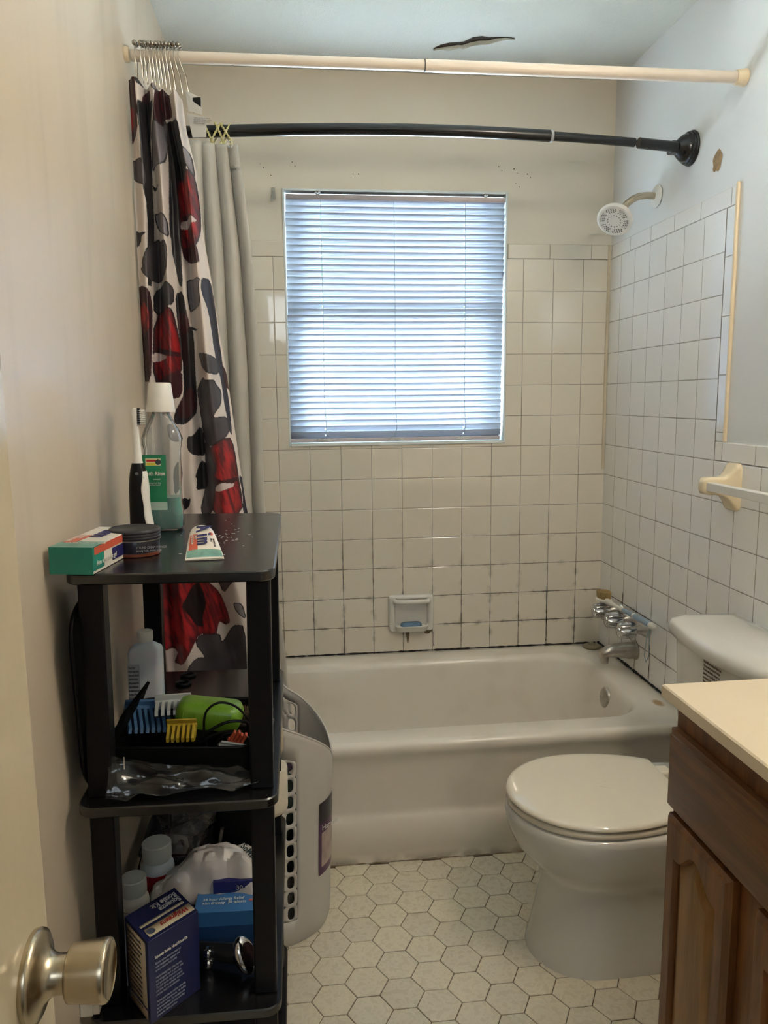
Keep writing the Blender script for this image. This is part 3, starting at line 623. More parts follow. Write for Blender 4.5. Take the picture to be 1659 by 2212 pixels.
# ---------------- vanity light (above the vanity, out of frame; it lights the room) ----------------
vl=thing('vanity_light','three-globe vanity light bar on the wall above the vanity','light',(0,-1.93,2.06))
bx('back_plate',m_nickel,vl,-.03,.0055,-2.25,-1.61,2.02,2.10,.004)
m_globe,nt_,b_=nmat('lit_globe'); b_.inputs['Emission Color'].default_value=(1,.875,.725,1); b_.inputs['Emission Strength'].default_value=VANP; b_.inputs['Base Color'].default_value=(1,.95,.88,1)
for x,y,z in VAN:
    g=MB().tube([(-.03,y,2.06),(-.115,y,2.06)],.012,12).build('lamp_arm',m_nickel,vl)
    o=MB().sphere((x,y,z),.042,16).build('globe',m_globe,vl)
# ---------------- rods ----------------
wr_=thing('curtain_rod','straight white telescoping shower curtain rod, the upper one','curtain rod',(-.75,-.795,2.085))
m_rod=mat('rod_white',srgb(222,208,192),.3,var=.04,vs=9)
RY,RZ=-.795,2.085
MB().tube([(-1.478,RY,RZ-.002),(-.80,RY,RZ)],.0128,24).build('inner_tube',m_rod,wr_)
MB().tube([(-.802,RY,RZ),(-.02,RY,RZ)],.0142,24).build('outer_tube',m_rod,wr_)
MB().tube([(-.8035,RY,RZ),(-.801,RY,RZ)],.0146,24).build('seam_ring',mat('seam_grey',(.12,.11,.1,1),.6),wr_)
for x,s_ in ((.0055,-1),(-1.4922,1)):
    MB().lathe([(0,0),(.0205,0),(.021,.004),(.019,.012),(.0175,.024),(.0165,.026),(0,.026)] if s_<0 else [(0,0),(.0165,0),(.0168,.004),(.0150,.010),(0,.010)],Matrix.Translation((x,RY,RZ))@Matrix.Rotation(s_*PI/2,4,'Y'),28).build('end_cap',m_cream,wr_,smooth_=50)
br_=thing('curved_curtain_rod','curved black shower curtain rod with round wall flange, the lower one','curtain rod',(-.75,-.6,1.995))
def brz(x): return 1.996
def bry(x): t=(x+1.492)/1.492; return -.541-.085*math.sin(PI*t)**.9 if 0<t<1 else -.541
MB().tube([(x,bry(x),brz(x)) for x in [-1.43+i*.04 for i in range(26)]],.0150,20).build('outer_tube',m_bmetal,br_)
MB().tube([(x,bry(x),brz(x)) for x in [-.42+i*.03 for i in range(9)]],.0118,20).build('inner_tube',m_bmetal,br_)
xe=-1.43+25*.04
MB().tube([(xe-.002,bry(xe),1.996),(xe+.006,bry(xe+.004),1.996)],.0155,20).build('grey_collar',mat('collar_grey',srgb(150,150,150),.5),br_)
for s_,x0 in ((1,-.0),( -1,-1.492)):
    d=-s_; a=x0+d*.165; b=x0+d*.045
    MB().tube([(a,bry(a),1.996),(b,bry(b)+.002,1.996)],.0142,20).build('sleeve',m_bmetal,br_)
    M=Matrix.Translation((x0+(.0055 if s_>0 else 0),-.541,1.996))@Matrix.Rotation(-s_*PI/2,4,'Y')
    fl=MB().lathe([(0,0),(.047,0),(.0475,.004),(.0455,.006),(.0455,.010),(.043,.012),(.0425,.017),(.038,.020),(.036,.028),(.026,.040),(.018,.046),(.012,.050),(0,.051)],M,48).build('wall_flange',m_bmetal,br_,smooth_=40)
    MB().box(x0+d*.03,x0+d*.062,-.557,-.525,1.980,2.012).build('pivot_block',m_bmetal,fl,bev=.004)
    MB().lathe([(0,0),(.0068,0),(.0068,.003),(.0045,.0035),(.0045,.0015),(0,.0015)],Matrix.Translation((x0+d*.05,-.558,1.996))@Matrix.Rotation(PI/2,4,'X'),18).build('pivot_screw',m_chrome,fl)
# ---------------- floral curtain ----------------
CURT=[('m',[(-1503,2060),(-1470,2057),(-1469,1981),(-1469,1913),(-1496,1882),(-1506,1881),(-1504,2000)]),
('r',[(-1501,1978),(-1483,1976),(-1470,1964),(-1472,1942),(-1487,1908),(-1505,1902)]),
('k',[(-1469,2046),(-1453,2047),(-1454,2016),(-1469,2018)]),
('m',[(-1455,2033),(-1438,2033),(-1439,2023),(-1450,2021),(-1455,2025)]),
('m',[(-1456,2004),(-1440,2011),(-1444,1958),(-1460,1957)]),
('k',[(-1471,1981),(-1445,1982),(-1432,1987),(-1448,1921),(-1449,1797),(-1450,1704),(-1457,1572),(-1466,1572),(-1457,1754),(-1465,1797),(-1464,1908)]),  # deep fold valley, its shade put into the print colour
('m',[(-1425,2026),(-1404,2032),(-1395,1969),(-1396,1954),(-1419,1939),(-1433,1916),(-1436,1943)]),
('r',[(-1423,2019),(-1415,2019),(-1413,1959),(-1420,1968)]),
('g',[(-1432,2038),(-1417,2034),(-1426,2007),(-1436,2014)]),
('g',[(-1445,1911),(-1437,1943),(-1420,1936),(-1406,1944),(-1409,1890),(-1417,1843),(-1440,1847),(-1446,1837),(-1444,1904)]),
('d',[(-1488,1854),(-1462,1857),(-1455,1797),(-1478,1807),(-1490,1819),(-1485,1831),(-1491,1834),(-1491,1846)]),
('k',[(-1448,1805),(-1442,1800),(-1430,1804),(-1437,1797),(-1445,1793)]),
('k',[(-1405,1947),(-1381,1945),(-1371,1881),(-1360,1844),(-1387,1768),(-1387,1653),(-1386,1573),(-1397,1573),(-1410,1666),(-1408,1805),(-1407,1905)]),
('g',[(-1371,1881),(-1356,1874),(-1348,1822),(-1360,1836),(-1370,1851)]),
('r',[(-1393,1813),(-1361,1834),(-1348,1819),(-1341,1756),(-1341,1705),(-1348,1667),(-1373,1630),(-1387,1658),(-1388,1705),(-1388,1755)]),
('m',[(-1386,1730),(-1375,1745),(-1342,1720),(-1363,1728)]),
('w',[(-1387,1707),(-1384,1725),(-1363,1733),(-1345,1720),(-1379,1710)]),
('m',[(-1387,1664),(-1366,1672),(-1348,1667),(-1342,1620),(-1383,1635)]),
('g',[(-1446,1743),(-1430,1740),(-1415,1725),(-1411,1681),(-1427,1691),(-1442,1709),(-1446,1729)]),
('k',[(-1499,1698),(-1486,1698),(-1479,1692),(-1464,1695),(-1466,1690),(-1475,1686),(-1477,1670),(-1496,1652)]),
('d',[(-1451,1678),(-1443,1686),(-1436,1676),(-1419,1675),(-1416,1653),(-1419,1604),(-1438,1588),(-1456,1583),(-1474,1599),(-1481,1611),(-1475,1617),(-1477,1627),(-1463,1658)]),
('m',[(-1496,1565),(-1480,1574),(-1462,1565),(-1459,1528),(-1464,1426),(-1468,1351),(-1497,1351),(-1500,1447)]),
('r',[(-1488,1526),(-1474,1541),(-1462,1515),(-1465,1468),(-1487,1447),(-1495,1489)]),
('d',[(-1457,1562),(-1435,1583),(-1419,1583),(-1407,1568),(-1409,1531),(-1435,1523),(-1457,1507)]),
('r',[(-1457,1507),(-1425,1528),(-1412,1518),(-1406,1476),(-1398,1420),(-1401,1369),(-1439,1356),(-1466,1345)]),
('m',[(-1461,1434),(-1435,1426),(-1398,1419),(-1399,1409),(-1425,1409),(-1451,1420),(-1462,1419)]),
('w',[(-1462,1418),(-1451,1419),(-1425,1408),(-1458,1398),(-1464,1396)]),
('m',[(-1466,1351),(-1438,1361),(-1400,1383),(-1402,1315),(-1431,1306),(-1459,1321)]),
('k',[(-1407,1560),(-1386,1563),(-1377,1484),(-1369,1468),(-1369,1355),(-1370,1279),(-1385,1258),(-1401,1247),(-1420,1250),(-1419,1275),(-1398,1323),(-1399,1409),(-1405,1489)]),
('m',[(-1404,1515),(-1378,1508),(-1375,1468),(-1402,1457)]),
('m',[(-1409,1304),(-1386,1339),(-1373,1328),(-1372,1288),(-1390,1263),(-1414,1264)]),
('g',[(-1379,1555),(-1379,1594),(-1344,1594),(-1349,1568),(-1345,1531),(-1367,1521),(-1375,1513)]),
('n',[(-1342,1594),(-1324,1594),(-1316,1534),(-1309,1446),(-1305,1414),(-1303,1382),(-1295,1328),(-1287,1218),(-1293,1232),(-1299,1284),(-1310,1366),(-1321,1422),(-1330,1515),(-1344,1563)]),
('m',[(-1306,1398),(-1296,1374),(-1289,1328),(-1300,1339)]),
('k',[(-1379,1482),(-1369,1481),(-1362,1476),(-1354,1478),(-1364,1471),(-1377,1476)]),
('d',[(-1361,1419),(-1340,1417),(-1321,1409),(-1311,1398),(-1312,1366),(-1336,1369),(-1352,1385),(-1356,1404)]),
('d',[(-1364,1342),(-1350,1362),(-1342,1353),(-1321,1354),(-1319,1344),(-1308,1328),(-1310,1295),(-1324,1273),(-1327,1262),(-1297,1266),(-1291,1223),(-1339,1191),(-1357,1205),(-1362,1279),(-1368,1328)]),
('r',[(-1341,1191),(-1294,1218),(-1284,1190),(-1276,1117),(-1265,1020),(-1346,1022),(-1332,1079),(-1336,1121),(-1324,1140),(-1342,1174)]),
('m',[(-1336,1121),(-1315,1109),(-1276,1114),(-1276,1106),(-1329,1093),(-1337,1093)]),
('w',[(-1329,1093),(-1315,1104),(-1279,1097),(-1330,1081)]),
('d',[(-1357,1205),(-1339,1191),(-1342,1174),(-1324,1140),(-1336,1121),(-1332,1096),(-1343,1022),(-1374,1023),(-1353,1107),(-1356,1163)]),
('k',[(-1395,1217),(-1381,1219),(-1364,1244),(-1354,1205),(-1357,1166),(-1383,1172),(-1396,1186)]),
('k',[(-1367,1158),(-1354,1149),(-1351,1099),(-1360,1085),(-1379,1085),(-1375,1113),(-1380,1119)]),
('d',[(-1436,1250),(-1417,1247),(-1405,1206),(-1425,1209),(-1435,1226)]),
('k',[(-1416,1162),(-1409,1137),(-1414,1095),(-1429,1073),(-1428,1137)]),
('k',[(-1433,1050),(-1410,1068),(-1399,1063),(-1392,1067),(-1397,1042),(-1428,1025)]),
('n',[(-1274,1120),(-1262,1105),(-1254,1020),(-1267,1020),(-1266,1077)]),
('R',[(-1514,889),(-1422,894),(-1368,861),(-1333,816),(-1316,772),(-1310,740),(-1325,729),(-1340,742),(-1349,702),(-1390,712),(-1411,673),(-1435,631),(-1461,632),(-1444,671),(-1493,674),(-1522,750)]),
('c',[(-1403,839),(-1384,850),(-1374,826),(-1368,790),(-1380,759),(-1378,728),(-1397,732),(-1407,757),(-1417,777),(-1427,797),(-1415,816)]),
('w',[(-1529,695),(-1444,671),(-1462,628),(-1532,632)]),
('d',[(-1402,689),(-1390,708),(-1341,710),(-1335,678),(-1302,736),(-1272,739),(-1274,578),(-1426,586),(-1420,630),(-1400,649),(-1378,644)]),
('d',[(-1339,860),(-1290,858),(-1301,850),(-1325,816)]),
('g',[(-1300,799),(-1277,800),(-1267,754),(-1293,775)]),
('n',[(-1207,736),(-1193,687),(-1185,630),(-1199,614),(-1210,631)])]
def inpoly_dist(X,Z,poly):
    """signed distance (m), positive inside"""
    P_=np.array(poly,float)/1000.; n=len(P_); inside=np.zeros(X.shape,bool); dmin=np.full(X.shape,9.)
    # smooth the polygon once (Chaikin) for rounded petals
    Q=[]
    for i in range(n):
        a,b=P_[i],P_[(i+1)%n]; Q+= [a*.8+b*.2,a*.2+b*.8]
    P_=np.array(Q); n=len(P_)
    for i in range(n):
        x1,z1=P_[i]; x2,z2=P_[(i+1)%n]
        c=((z1>Z)!=(z2>Z)); 
        with np.errstate(divide='ignore',invalid='ignore'): xi=(x2-x1)*(Z-z1)/(z2-z1)+x1
        inside^=(c&(X<xi))
        dx,dz=x2-x1,z2-z1; L=dx*dx+dz*dz+1e-12; t=np.clip(((X-x1)*dx+(Z-z1)*dz)/L,0,1)
        dmin=np.minimum(dmin,np.hypot(X-x1-t*dx,Z-z1-t*dz))
    return np.where(inside,dmin,-dmin)
def fbm(X,Z,s,seed):
    rs=np.random.RandomState(seed); out=0;
    for o in range(4):
        g=rs.rand(64,64); x=(X*s*2**o)%63; z=(Z*s*2**o)%63; i=x.astype(int); j=z.astype(int); fx=x-i; fz=z-j; fx=fx*fx*(3-2*fx); fz=fz*fz*(3-2*fz)
        out=out+(g[i,j]*(1-fx)*(1-fz)+g[i+1,j]*fx*(1-fz)+g[i,j+1]*(1-fx)*fz+g[i+1,j+1]*fx*fz)/2**o
    return out/1.875
NU,NV=300,1000
zt=np.linspace(2.035,.275,NV)
xl=np.full(NV,-1.487)
xr=np.interp(zt[::-1],[.275,.62,.794,1.047,1.377,1.594,1.70,1.855,1.956,2.035],[-1.178,-1.187,-1.217,-1.260,-1.296,-1.322,-1.336,-1.346,-1.364,-1.370])[::-1]
U=np.linspace(0,1,NU)
Uu,Vv=np.meshgrid(U,zt)
XX=xl[:,None]*(1-Uu)+xr[:,None]*Uu
# fold borders (as fractions of the width) : valleys between convex rolls
nf=5.0
tp=np.clip((Vv-1.75)/.28,0,1)
amp=.026*(1-.35*tp)
amp=np.where(Vv<.85,amp*np.interp(Vv,[.5,.85],[.35,1.0]),amp)
kz=[1.10,1.42,1.75]
K_=lambda *v: np.interp(zt[::-1],kz,v)[::-1]
v1,f2,v2,dd,v3,f4=K_(.10,.19,.31),K_(.23,.35,.46),K_(.35,.475,.565),K_(.45,.565,.65),K_(.56,.655,.755),K_(.77,.81,.875)
fold=np.zeros_like(Uu)
for r_i in range(NV):
    kx=[0,v1[r_i]*.5,v1[r_i],f2[r_i],v2[r_i],dd[r_i],v3[r_i],f4[r_i],1.0]; ky=[.1,.9,-1,1,-.35,-.05,-1.0,1,-.8]
    i_=np.clip(np.searchsorted(kx,U,side='right')-1,0,7); t_=(U-np.array(kx)[i_])/(np.array(kx)[i_+1]-np.array(kx)[i_]); t_=t_*t_*(3-2*t_)
    fold[r_i]=np.array(ky)[i_]*(1-t_)+np.array(ky)[i_+1]*t_
fold+= .10*np.sin(Uu*46+Vv*2)*tp
YY=-.800+.034*np.interp(Vv,[.5,.85],[1,0])-amp*fold-.006*np.sin(Vv*9+Uu*11)
XX=np.maximum(XX,-1.489)
ZZ=Vv+np.where(Vv>2.0,0,0)-.03*Uu*tp-.010*tp*(1-fold)*.5
cols=np.zeros(XX.shape+(3,))
L_=lambda r,g,b:np.array(srgb(r,g,b)[:3])
cols[:]=L_(208,197,190)
n1=fbm(XX+3,ZZ,14,1); n2=fbm(XX*2.5+ZZ*.6+5,ZZ*.5,60,2); n3=fbm(XX+9,ZZ+4,5,3); n4=fbm(XX+2,ZZ+8,45,5)
wob=(n3-.5)*.004+(n1-.5)*.003
for k,poly in CURT:
    d=inpoly_dist(XX,ZZ,poly)+wob
    ins=d>0
    if k in 'gd': base=L_(128,122,128)*(n1[...,None]*.5+.65) if k=='g' else L_(68,62,66)*(n1[...,None]*1.0+.35)
    elif k=='k': base=np.ones(XX.shape+(3,))*L_(20,17,22)*(n1[...,None]*.7+.5)
    elif k=='n': base=np.ones(XX.shape+(3,))*L_(38,36,50)*(n1[...,None]*1.2+.3)
    elif k=='m': base=L_(52,10,18)*(n2[...,None]*.9+.6)
    elif k in 'rR':
        f=np.clip((n2-.32)*2.6,0,1)[...,None]; base=L_(84,10,18)*(1-f)+L_(172,32,36)*f
        e=np.clip(d/.012,0,1)[...,None]; base=base*(.35+.65*e)
    elif k=='c': base=np.ones(XX.shape+(3,))*L_(20,6,8)
    elif k=='w': base=np.ones(XX.shape+(3,))*L_(206,190,186)
    cols[ins]=base[ins] if base.shape==cols.shape else base
    if k in 'gdr': o_=(d>-.0006)&(d<.0019); cols[o_]=L_(24,18,24)
back=L_(150,142,142)
me=bpy.data.meshes.new('cloth'); verts=np.stack([XX,YY,ZZ],-1).reshape(-1,3)
idx=np.arange(NU*NV).reshape(NV,NU); F=np.stack([idx[:-1,:-1],idx[:-1,1:],idx[1:,1:],idx[1:,:-1]],-1).reshape(-1,4)
me.from_pydata(verts.tolist(),[],F.tolist())
ca=me.color_attributes.new('print','FLOAT_COLOR','POINT'); buf=np.ones((NU*NV,4),dtype=np.float32); buf[:,:3]=cols.reshape(-1,3); ca.data.foreach_set('color',buf.ravel())
m_cl,nt_,b_=nmat('floral_print_polyester'); vc=nt_.nodes.new('ShaderNodeVertexColor'); vc.layer_name='print'; nt_.links.new(vc.outputs[0],b_.inputs[0]); b_.inputs['Roughness'].default_value=.42; b_.inputs['Sheen Weight'].default_value=.1
me.materials.append(m_cl); me.shade_smooth()
cu_=thing('shower_curtain','floral shower curtain in red, black and grey bunched against the left wall','shower curtain',(-1.38,-.8,1.2))
o=bpy.data.objects.new('cloth',me); me.transform(Matrix.Translation((1.38,.8,-1.2))); SC.collection.objects.link(o); o.parent=cu_
# tag on the curtain
mb=MB(); 
tg=[[(-1.352+.0*i,-.812,2.015),(-1.320,-.822,2.000),(-1.312,-.83,1.955),(-1.345,-.822,1.965)]]
mb.face([mb.v(q) for q in [(-1.357,-.830,2.000),(-1.322,-.838,1.982),(-1.321,-.842,1.945),(-1.352,-.832,1.955)]])
mb.face([mb.v(q) for q in [(-1.356,-.829,1.952),(-1.312,-.842,1.940),(-1.313,-.846,1.896),(-1.345,-.835,1.898)]])
tgo=mb.build('paper_tag',mat('tag_paper',srgb(206,206,204),.6),cu_,solid=.0006,smooth_=0)
mb=MB(); mb.box(-.009,.010,-.0006,.0006,-.017,.015,M=Matrix.Translation((-1.3325,-.8372,1.968))@Matrix.Rotation(-.25,4,'Z')); mb.build('dark_swatch',m_blackpl,tgo)
text('CARE INSTRUCTIONS\nMACHINE WASH COLD\nGENTLE CYCLE ONLY\nHANG TO DRY',.0040,(-1.340,-.8395,1.938),(.97,-.28,-.12),(.12,0,1),mat('ink_grey',(.2,.2,.2,1),.7),tgo)
# 12 roller hooks
m_hook=mat('hook_chrome',(.34,.31,.27,1),.25,1,var=.1)
def hook(x,dx,low,i):
    r=thing('curtain_hook','','curtain hook',(x,RY,RZ))
    mb=MB(); z=RZ; dz=.0205
    pts=[(x,RY-.018,z+.016)]
    pts=[(x+.003,RY-.006,z+dz),(x+.001,RY-.016,z+.012),(x,RY-.019,z-.004),(x+dx*.3,RY-.012,z-.024),(x+dx*.7,RY-.006,z-.045),(x+dx,RY-.004,low),(x+dx,RY-.002,low-.006),(x+dx,RY+.003,low-.004),(x+dx*.8,RY+.006,z-.04),(x+dx*.3,RY+.014,z-.02),(x,RY+.019,z),(x,RY+.014,z+.015),(x-.001,RY+.004,z+dz)]
    mb.tube(pts,.0010,7); mb.build('wire',m_hook,r)
    mb=MB(); mb.sphere((x,RY-.010,z+.0215),.0062,12); mb.sphere((x+.002,RY+.004,z+.0225),.0052,12); mb.build('roller_ball',m_hook,r)
    return r
hx=[-1.468,-1.455,-1.447,-1.437,-1.430,-1.422,-1.415,-1.408,-1.400,-1.392,-1.382,-1.372]
hd_=[0,.001,.002,.003,.003,.004,.004,.005,.006,.009,.014,.018]
names=['nearest the left wall','second from the left wall','third from the left wall','fourth from the left wall','fifth from the left wall','sixth from the left wall','seventh from the left wall','eighth from the left wall','ninth from the left wall','third from the open end','second from the open end','at the open end of the row']
for i,(x,d_) in enumerate(zip(hx,hd_)):
    hk=hook(x,d_,2.033-.026*i/11,i); hk['label']='chrome roller hook on the white rod, '+names[i]; hk['group']='curtain hooks on the white rod'
# ---------------- liner on the black rod ----------------
NU2,NV2=120,160
zt=np.linspace(1.965,.40,NV2); U=np.linspace(0,1,NU2); Uu,Vv=np.meshgrid(U,zt)
xL=np.interp(zt[::-1],[.4,1.0,1.4,1.965],[-1.43,-1.42,-1.42,-1.40])[::-1]; xR=np.interp(zt[::-1],[.4,.62,1.02,1.38,1.7,1.965],[-1.17,-1.185,-1.226,-1.226,-1.238,-1.262])[::-1]
XX=xL[:,None]*(1-Uu)+xR[:,None]*Uu
ph=Uu*2*PI*4.0+.6; a_=.018*np.interp(Vv,[.4,1.9,1.965],[.8,1,.6])
YY=-.598-a_*np.cos(ph)+.006*np.sin(Vv*5+Uu*7)+np.interp(Vv,[.4,1.0],[.02,0]); XX=XX+.010*np.sin(ph)
me=bpy.data.meshes.new('liner_sheet'); me.from_pydata(np.stack([XX+1.32,YY+.6,Vv-1.2-.012*Uu*(Vv>1.9)],-1).reshape(-1,3).tolist(),[],[tuple(q) for q in (lambda idx:np.stack([idx[:-1,:-1],idx[:-1,1:],idx[1:,1:],idx[1:,:-1]],-1).reshape(-1,4))(np.arange(NU2*NV2).reshape(NV2,NU2)).tolist()])
ml,nt_,b_=nmat('liner_vinyl'); n_=nt_.nodes; tl=n_.new('ShaderNodeBsdfTranslucent'); tl.inputs[0].default_value=srgb(200,204,202); mx=n_.new('ShaderNodeMixShader'); mx.inputs[0].default_value=.18
b_.inputs['Base Color'].default_value=srgb(196,190,178); b_.inputs['Roughness'].default_value=.4; nt_.links.new(b_.outputs[0],mx.inputs[1]); nt_.links.new(tl.outputs[0],mx.inputs[2]); nt_.links.new(mx.outputs[0],n_['Material Output'].inputs[0])
no=n_.new('ShaderNodeTexNoise'); no.inputs['Scale'].default_value=9; bp=n_.new('ShaderNodeBump'); bp.inputs['Strength'].default_value=.3; bp.inputs['Distance'].default_value=.01; nt_.links.new(no.outputs[0],bp.inputs['Height']); nt_.links.new(bp.outputs[0],b_.inputs['Normal'])
me.materials.append(ml); me.shade_smooth()
li=thing('shower_liner','plain grey vinyl shower liner hanging from the black rod inside the tub','shower liner',(-1.32,-.6,1.2))
o=bpy.data.objects.new('liner_sheet',me); SC.collection.objects.link(o); o.parent=li; md=o.modifiers.new('s','SOLIDIFY'); md.thickness=.0006
m_ring=mat('amber_ring',srgb(206,196,140),.25,var=.1); 
ring_=[(-1.332,'single one left of the pair'),(-1.316,'second from the left'),(-1.303,'left one of the crowded pair'),(-1.292,'right one of the crowded pair'),(-1.284,'nearest the free edge of the liner')]
for i,(x,w_) in enumerate(ring_):
    r=thing('liner_ring','beaded yellowish plastic ring on the black rod, '+w_,'curtain ring',(x,bry(x),1.99),group='liner rings on the black rod')
    tl_=[.75,1.05,.7,.95,1.2][i]*(1 if i%2 else -1)
    pts=[]; 
    for k in range(26):
        a=2*PI*k/26; pts.append(Vector((x+math.sin(tl_)*.026*math.cos(a)*.75,bry(x)+.0195*math.sin(a),1.985+.030*math.cos(a)-(.0 if i<3 else .004))))
    mb=MB(); mb.tube(pts,.0021,8,closed=True)
    for q in pts: mb.sphere(q,.0033,8)
    mb.build('beaded_loop',m_ring,r)
mb=MB(); mb.tube([(-1.277+.006*math.cos(a),-.622,1.950+.008*math.sin(a)) for a in [2*PI*k/16 for k in range(16)]],.0013,6,closed=True); mb.build('grommet',m_chrome,li)
# clear hook left of the window
ch=thing('wall_hook','small clear plastic hook on the wall left of the window','hook',(-1.184,.005,1.985))
m_cl2=clear('clear_plastic',(.85,.85,.82,1),.75,.08)
mb=MB(); mb.box(-1.190,-1.177,-.0005,.0055,1.972,2.008); mb.tube([(-1.184,-.001,1.996),(-1.186,-.012,1.985),(-1.189,-.017,1.972),(-1.191,-.012,1.964),(-1.190,-.004,1.968)],.0035,8); mb.build('hook_body',m_cl2,ch,bev=.001)
# ---------------- blinds ----------------
bl=thing('mini_blind','closed white mini blind glowing with daylight in the window','blind',(-.766,.03,1.57))
m_sl,nt_,b_=nmat('slat_vinyl'); n_=nt_.nodes; tl=n_.new('ShaderNodeBsdfTranslucent'); tl.inputs[0].default_value=srgb(215,224,236); mx=n_.new('ShaderNodeMixShader'); mx.inputs[0].default_value=.17
b_.inputs['Base Color'].default_value=srgb(168,170,178); b_.inputs['Roughness'].default_value=.35; nt_.links.new(b_.outputs[0],mx.inputs[1]); nt_.links.new(tl.outputs[0],mx.inputs[2]); nt_.links.new(mx.outputs[0],n_['Material Output'].inputs[0])
ns=38; zt0,zb0=1.967,1.178; by=.028
for k in range(ns):
    z=zt0-(zt0-zb0)*k/(ns-1); mb=MB()
    a=math.radians(51+7*(k/ns)**1.5+random.uniform(-1,1)); w=.0149
    xa,xb=-1.145+random.uniform(-.001,.001)-.006*(k/ns),-.382+random.uniform(-.001,.001)-.006*(k/ns)
    xs=[xa]; 
    for hxx in (-1.026,-.524): xs+= [hxx-.0022,hxx+.0022]
    xs.append(xb); xs=sorted(xs+[-.9,-.774,-.65])
    sag=lambda x:-.0012*math.sin(PI*(x-xa)/(xb-xa))+random.uniform(-.0002,.0002)
    rows=[]
    for x in xs:
        s_=sag(x); rows.append([mb.v((x,by-w*t*math.cos(a)-.0016*(1-t*t)*math.sin(a),z+w*t*math.sin(a)+s_-.0010*(1-t*t)*math.cos(a))) for t in (-1,-.5,-.22,.22,.5,1)])
    for i in range(len(xs)-1):
        hole=any(abs((xs[i]+xs[i+1])/2-h)<.001 for h in (-1.026,-.524))
        for j in range(5):
            if hole and j==2: continue
            mb.face([rows[i][j],rows[i+1][j],rows[i+1][j+1],rows[i][j+1]])
    mb.build('slat',m_sl,bl,solid=.0004,smooth_=60)
mb=MB()
mb.box(-1.143,-.383,.012,.014,1.978,1.992); mb.box(-1.143,-.383,.012,.046,1.976,1.9785); mb.box(-1.143,-.383,.044,.046,1.9785,2.0)
hr=mb.build('headrail',mat('headrail_metal',srgb(150,140,140),.3,.6),bl)
MB().tube([(-1.125,.028,1.989),(-.66,.028,1.989)],.0055,12).build('tilt_spring',m_blackm,hr)
MB().tube([(-.66,.026,1.991),(-.39,.024,1.992)],.0022,8).build('tilt_rod',m_chrome,hr)
for x in (-1.035,-.452): MB().lathe([(0,0),(.010,0),(.011,-.004),(.007,-.008),(.003,-.010),(0,-.010)],Matrix.Translation((x,.012,2.001)),16).build('bracket_screw',m_chromed,bl)
bx('bottom_rail',mat('rail_mauve',srgb(200,188,192),.35),bl,-1.152,-.392,.016,.040,1.1525,1.166,.003)
m_cordg=mat('cord_grey',srgb(150,160,166),.6)
for hx_ in (-1.026,-.774,-.524):
    mb=MB(); mb.tube([(hx_,.0145,1.975),(hx_+.001,.0135,1.6),(hx_-.001,.013,1.3),(hx_+.004,.013,1.20),(hx_-.003,.012,1.172),(hx_-.018,.0125,1.166)],.0010,6); mb.build('ladder_cord',m_cordg,bl)
    mb=MB(); 
    for q in range(4): mb.tube([(hx_+random.uniform(-.02,.02)+t*.004,.0145+.001*q,1.160+.005*math.sin(t*1.3+q)) for t in range(-4,5)],.0009,5)
    mb.build('cord_knot',m_white,bl)
# ---------------- laundry hamper ----------------
ha=thing('laundry_hamper','tall light grey plastic laundry hamper with a dipped rim between shelf and bathtub','laundry basket',(-1.235,-.925,0))
HX,HY=-1.240,-.922
def hrim(th):  # rim height: lowest on the right side
    c=math.cos(th)
    return .42+.172*(1-max(0,c))**.45+(.003*math.sin(th*26) if 1.1<th<2.2 else 0)
def hwrap(th,v):
    H=hrim(th); z0=.38
    z=v if v<z0 else z0+(v-z0)/(.55-z0)*(H-z0)
    f=.90+.10*(z/.5); 
    if z<.03: f-=.05*(1-z/.03)**2
    rx=.180*f; ry=.140*f
    return Vector((HX+rx*math.cos(th),HY+ry*math.sin(th),z))
TH=[-135,-129,-117.5,-106,-94.5,-83,-71.5,-60,-48,-36,-24,-12,0,12,24,36,47,58,69.5,81,92.5,104,115.5,127,138.5,150,162,174,186,198,210,225]
holeT={(-71.5,-60),(-83,-71.5),(-94.5,-83),(-106,-94.5),(-117.5,-106),(58,69.5),(69.5,81),(81,92.5),(92.5,104),(104,115.5),(115.5,127),(127,138.5)}
VR=[0,.004,.012,.03,.07]+[.07+.041*i for i in range(1,12)]+[.535,.55]
mb=MB()
def cell(t0,t1,v0,v1,hole):
    t0,t1=math.radians(t0),math.radians(t1)
    if not hole:
        n=3
        for i in range(n):
            a,b=t0+(t1-t0)*i/n,t0+(t1-t0)*(i+1)/n; mb.face([mb.v(hwrap(a,v0)),mb.v(hwrap(b,v0)),mb.v(hwrap(b,v1)),mb.v(hwrap(a,v1))])
        return
    n=24; R=[];H_=[]
    for k in range(n):
        a=2*PI*(k+.5)/n; c,s_=math.cos(a),math.sin(a); f=1/max(abs(c),abs(s_)); u,w=c*f,s_*f
        R.append(hwrap((t0+t1)/2+u*(t1-t0)/2,(v0+v1)/2+w*(v1-v0)/2))
        hu=.54*math.copysign(abs(c)**.75,c); hw=.76*math.copysign(abs(s_)**.7,s_)
        H_.append(hwrap((t0+t1)/2+hu*(t1-t0)/2,(v0+v1)/2+hw*(v1-v0)/2))
    mb.loft([R,H_])
for a,b in zip(TH[:-1],TH[1:]):
    for v0,v1 in zip(VR[:-1],VR[1:]):
        hole=(a,b) in holeT and v0>=.069 and v1<=.525
        if hole and a==-71.5 and v0>.44: hole=False
        cell(a,b,v0,v1,hole)
cen=mb.v((HX,HY,0)); 
pr=[hwrap(math.radians(q),0) for q in TH]
for a,b in zip(pr[:-1],pr[1:]): mb.face([cen,mb.v(b),mb.v(a)])
bmesh.ops.remove_doubles(mb.b,verts=mb.b.verts,dist=.0004)
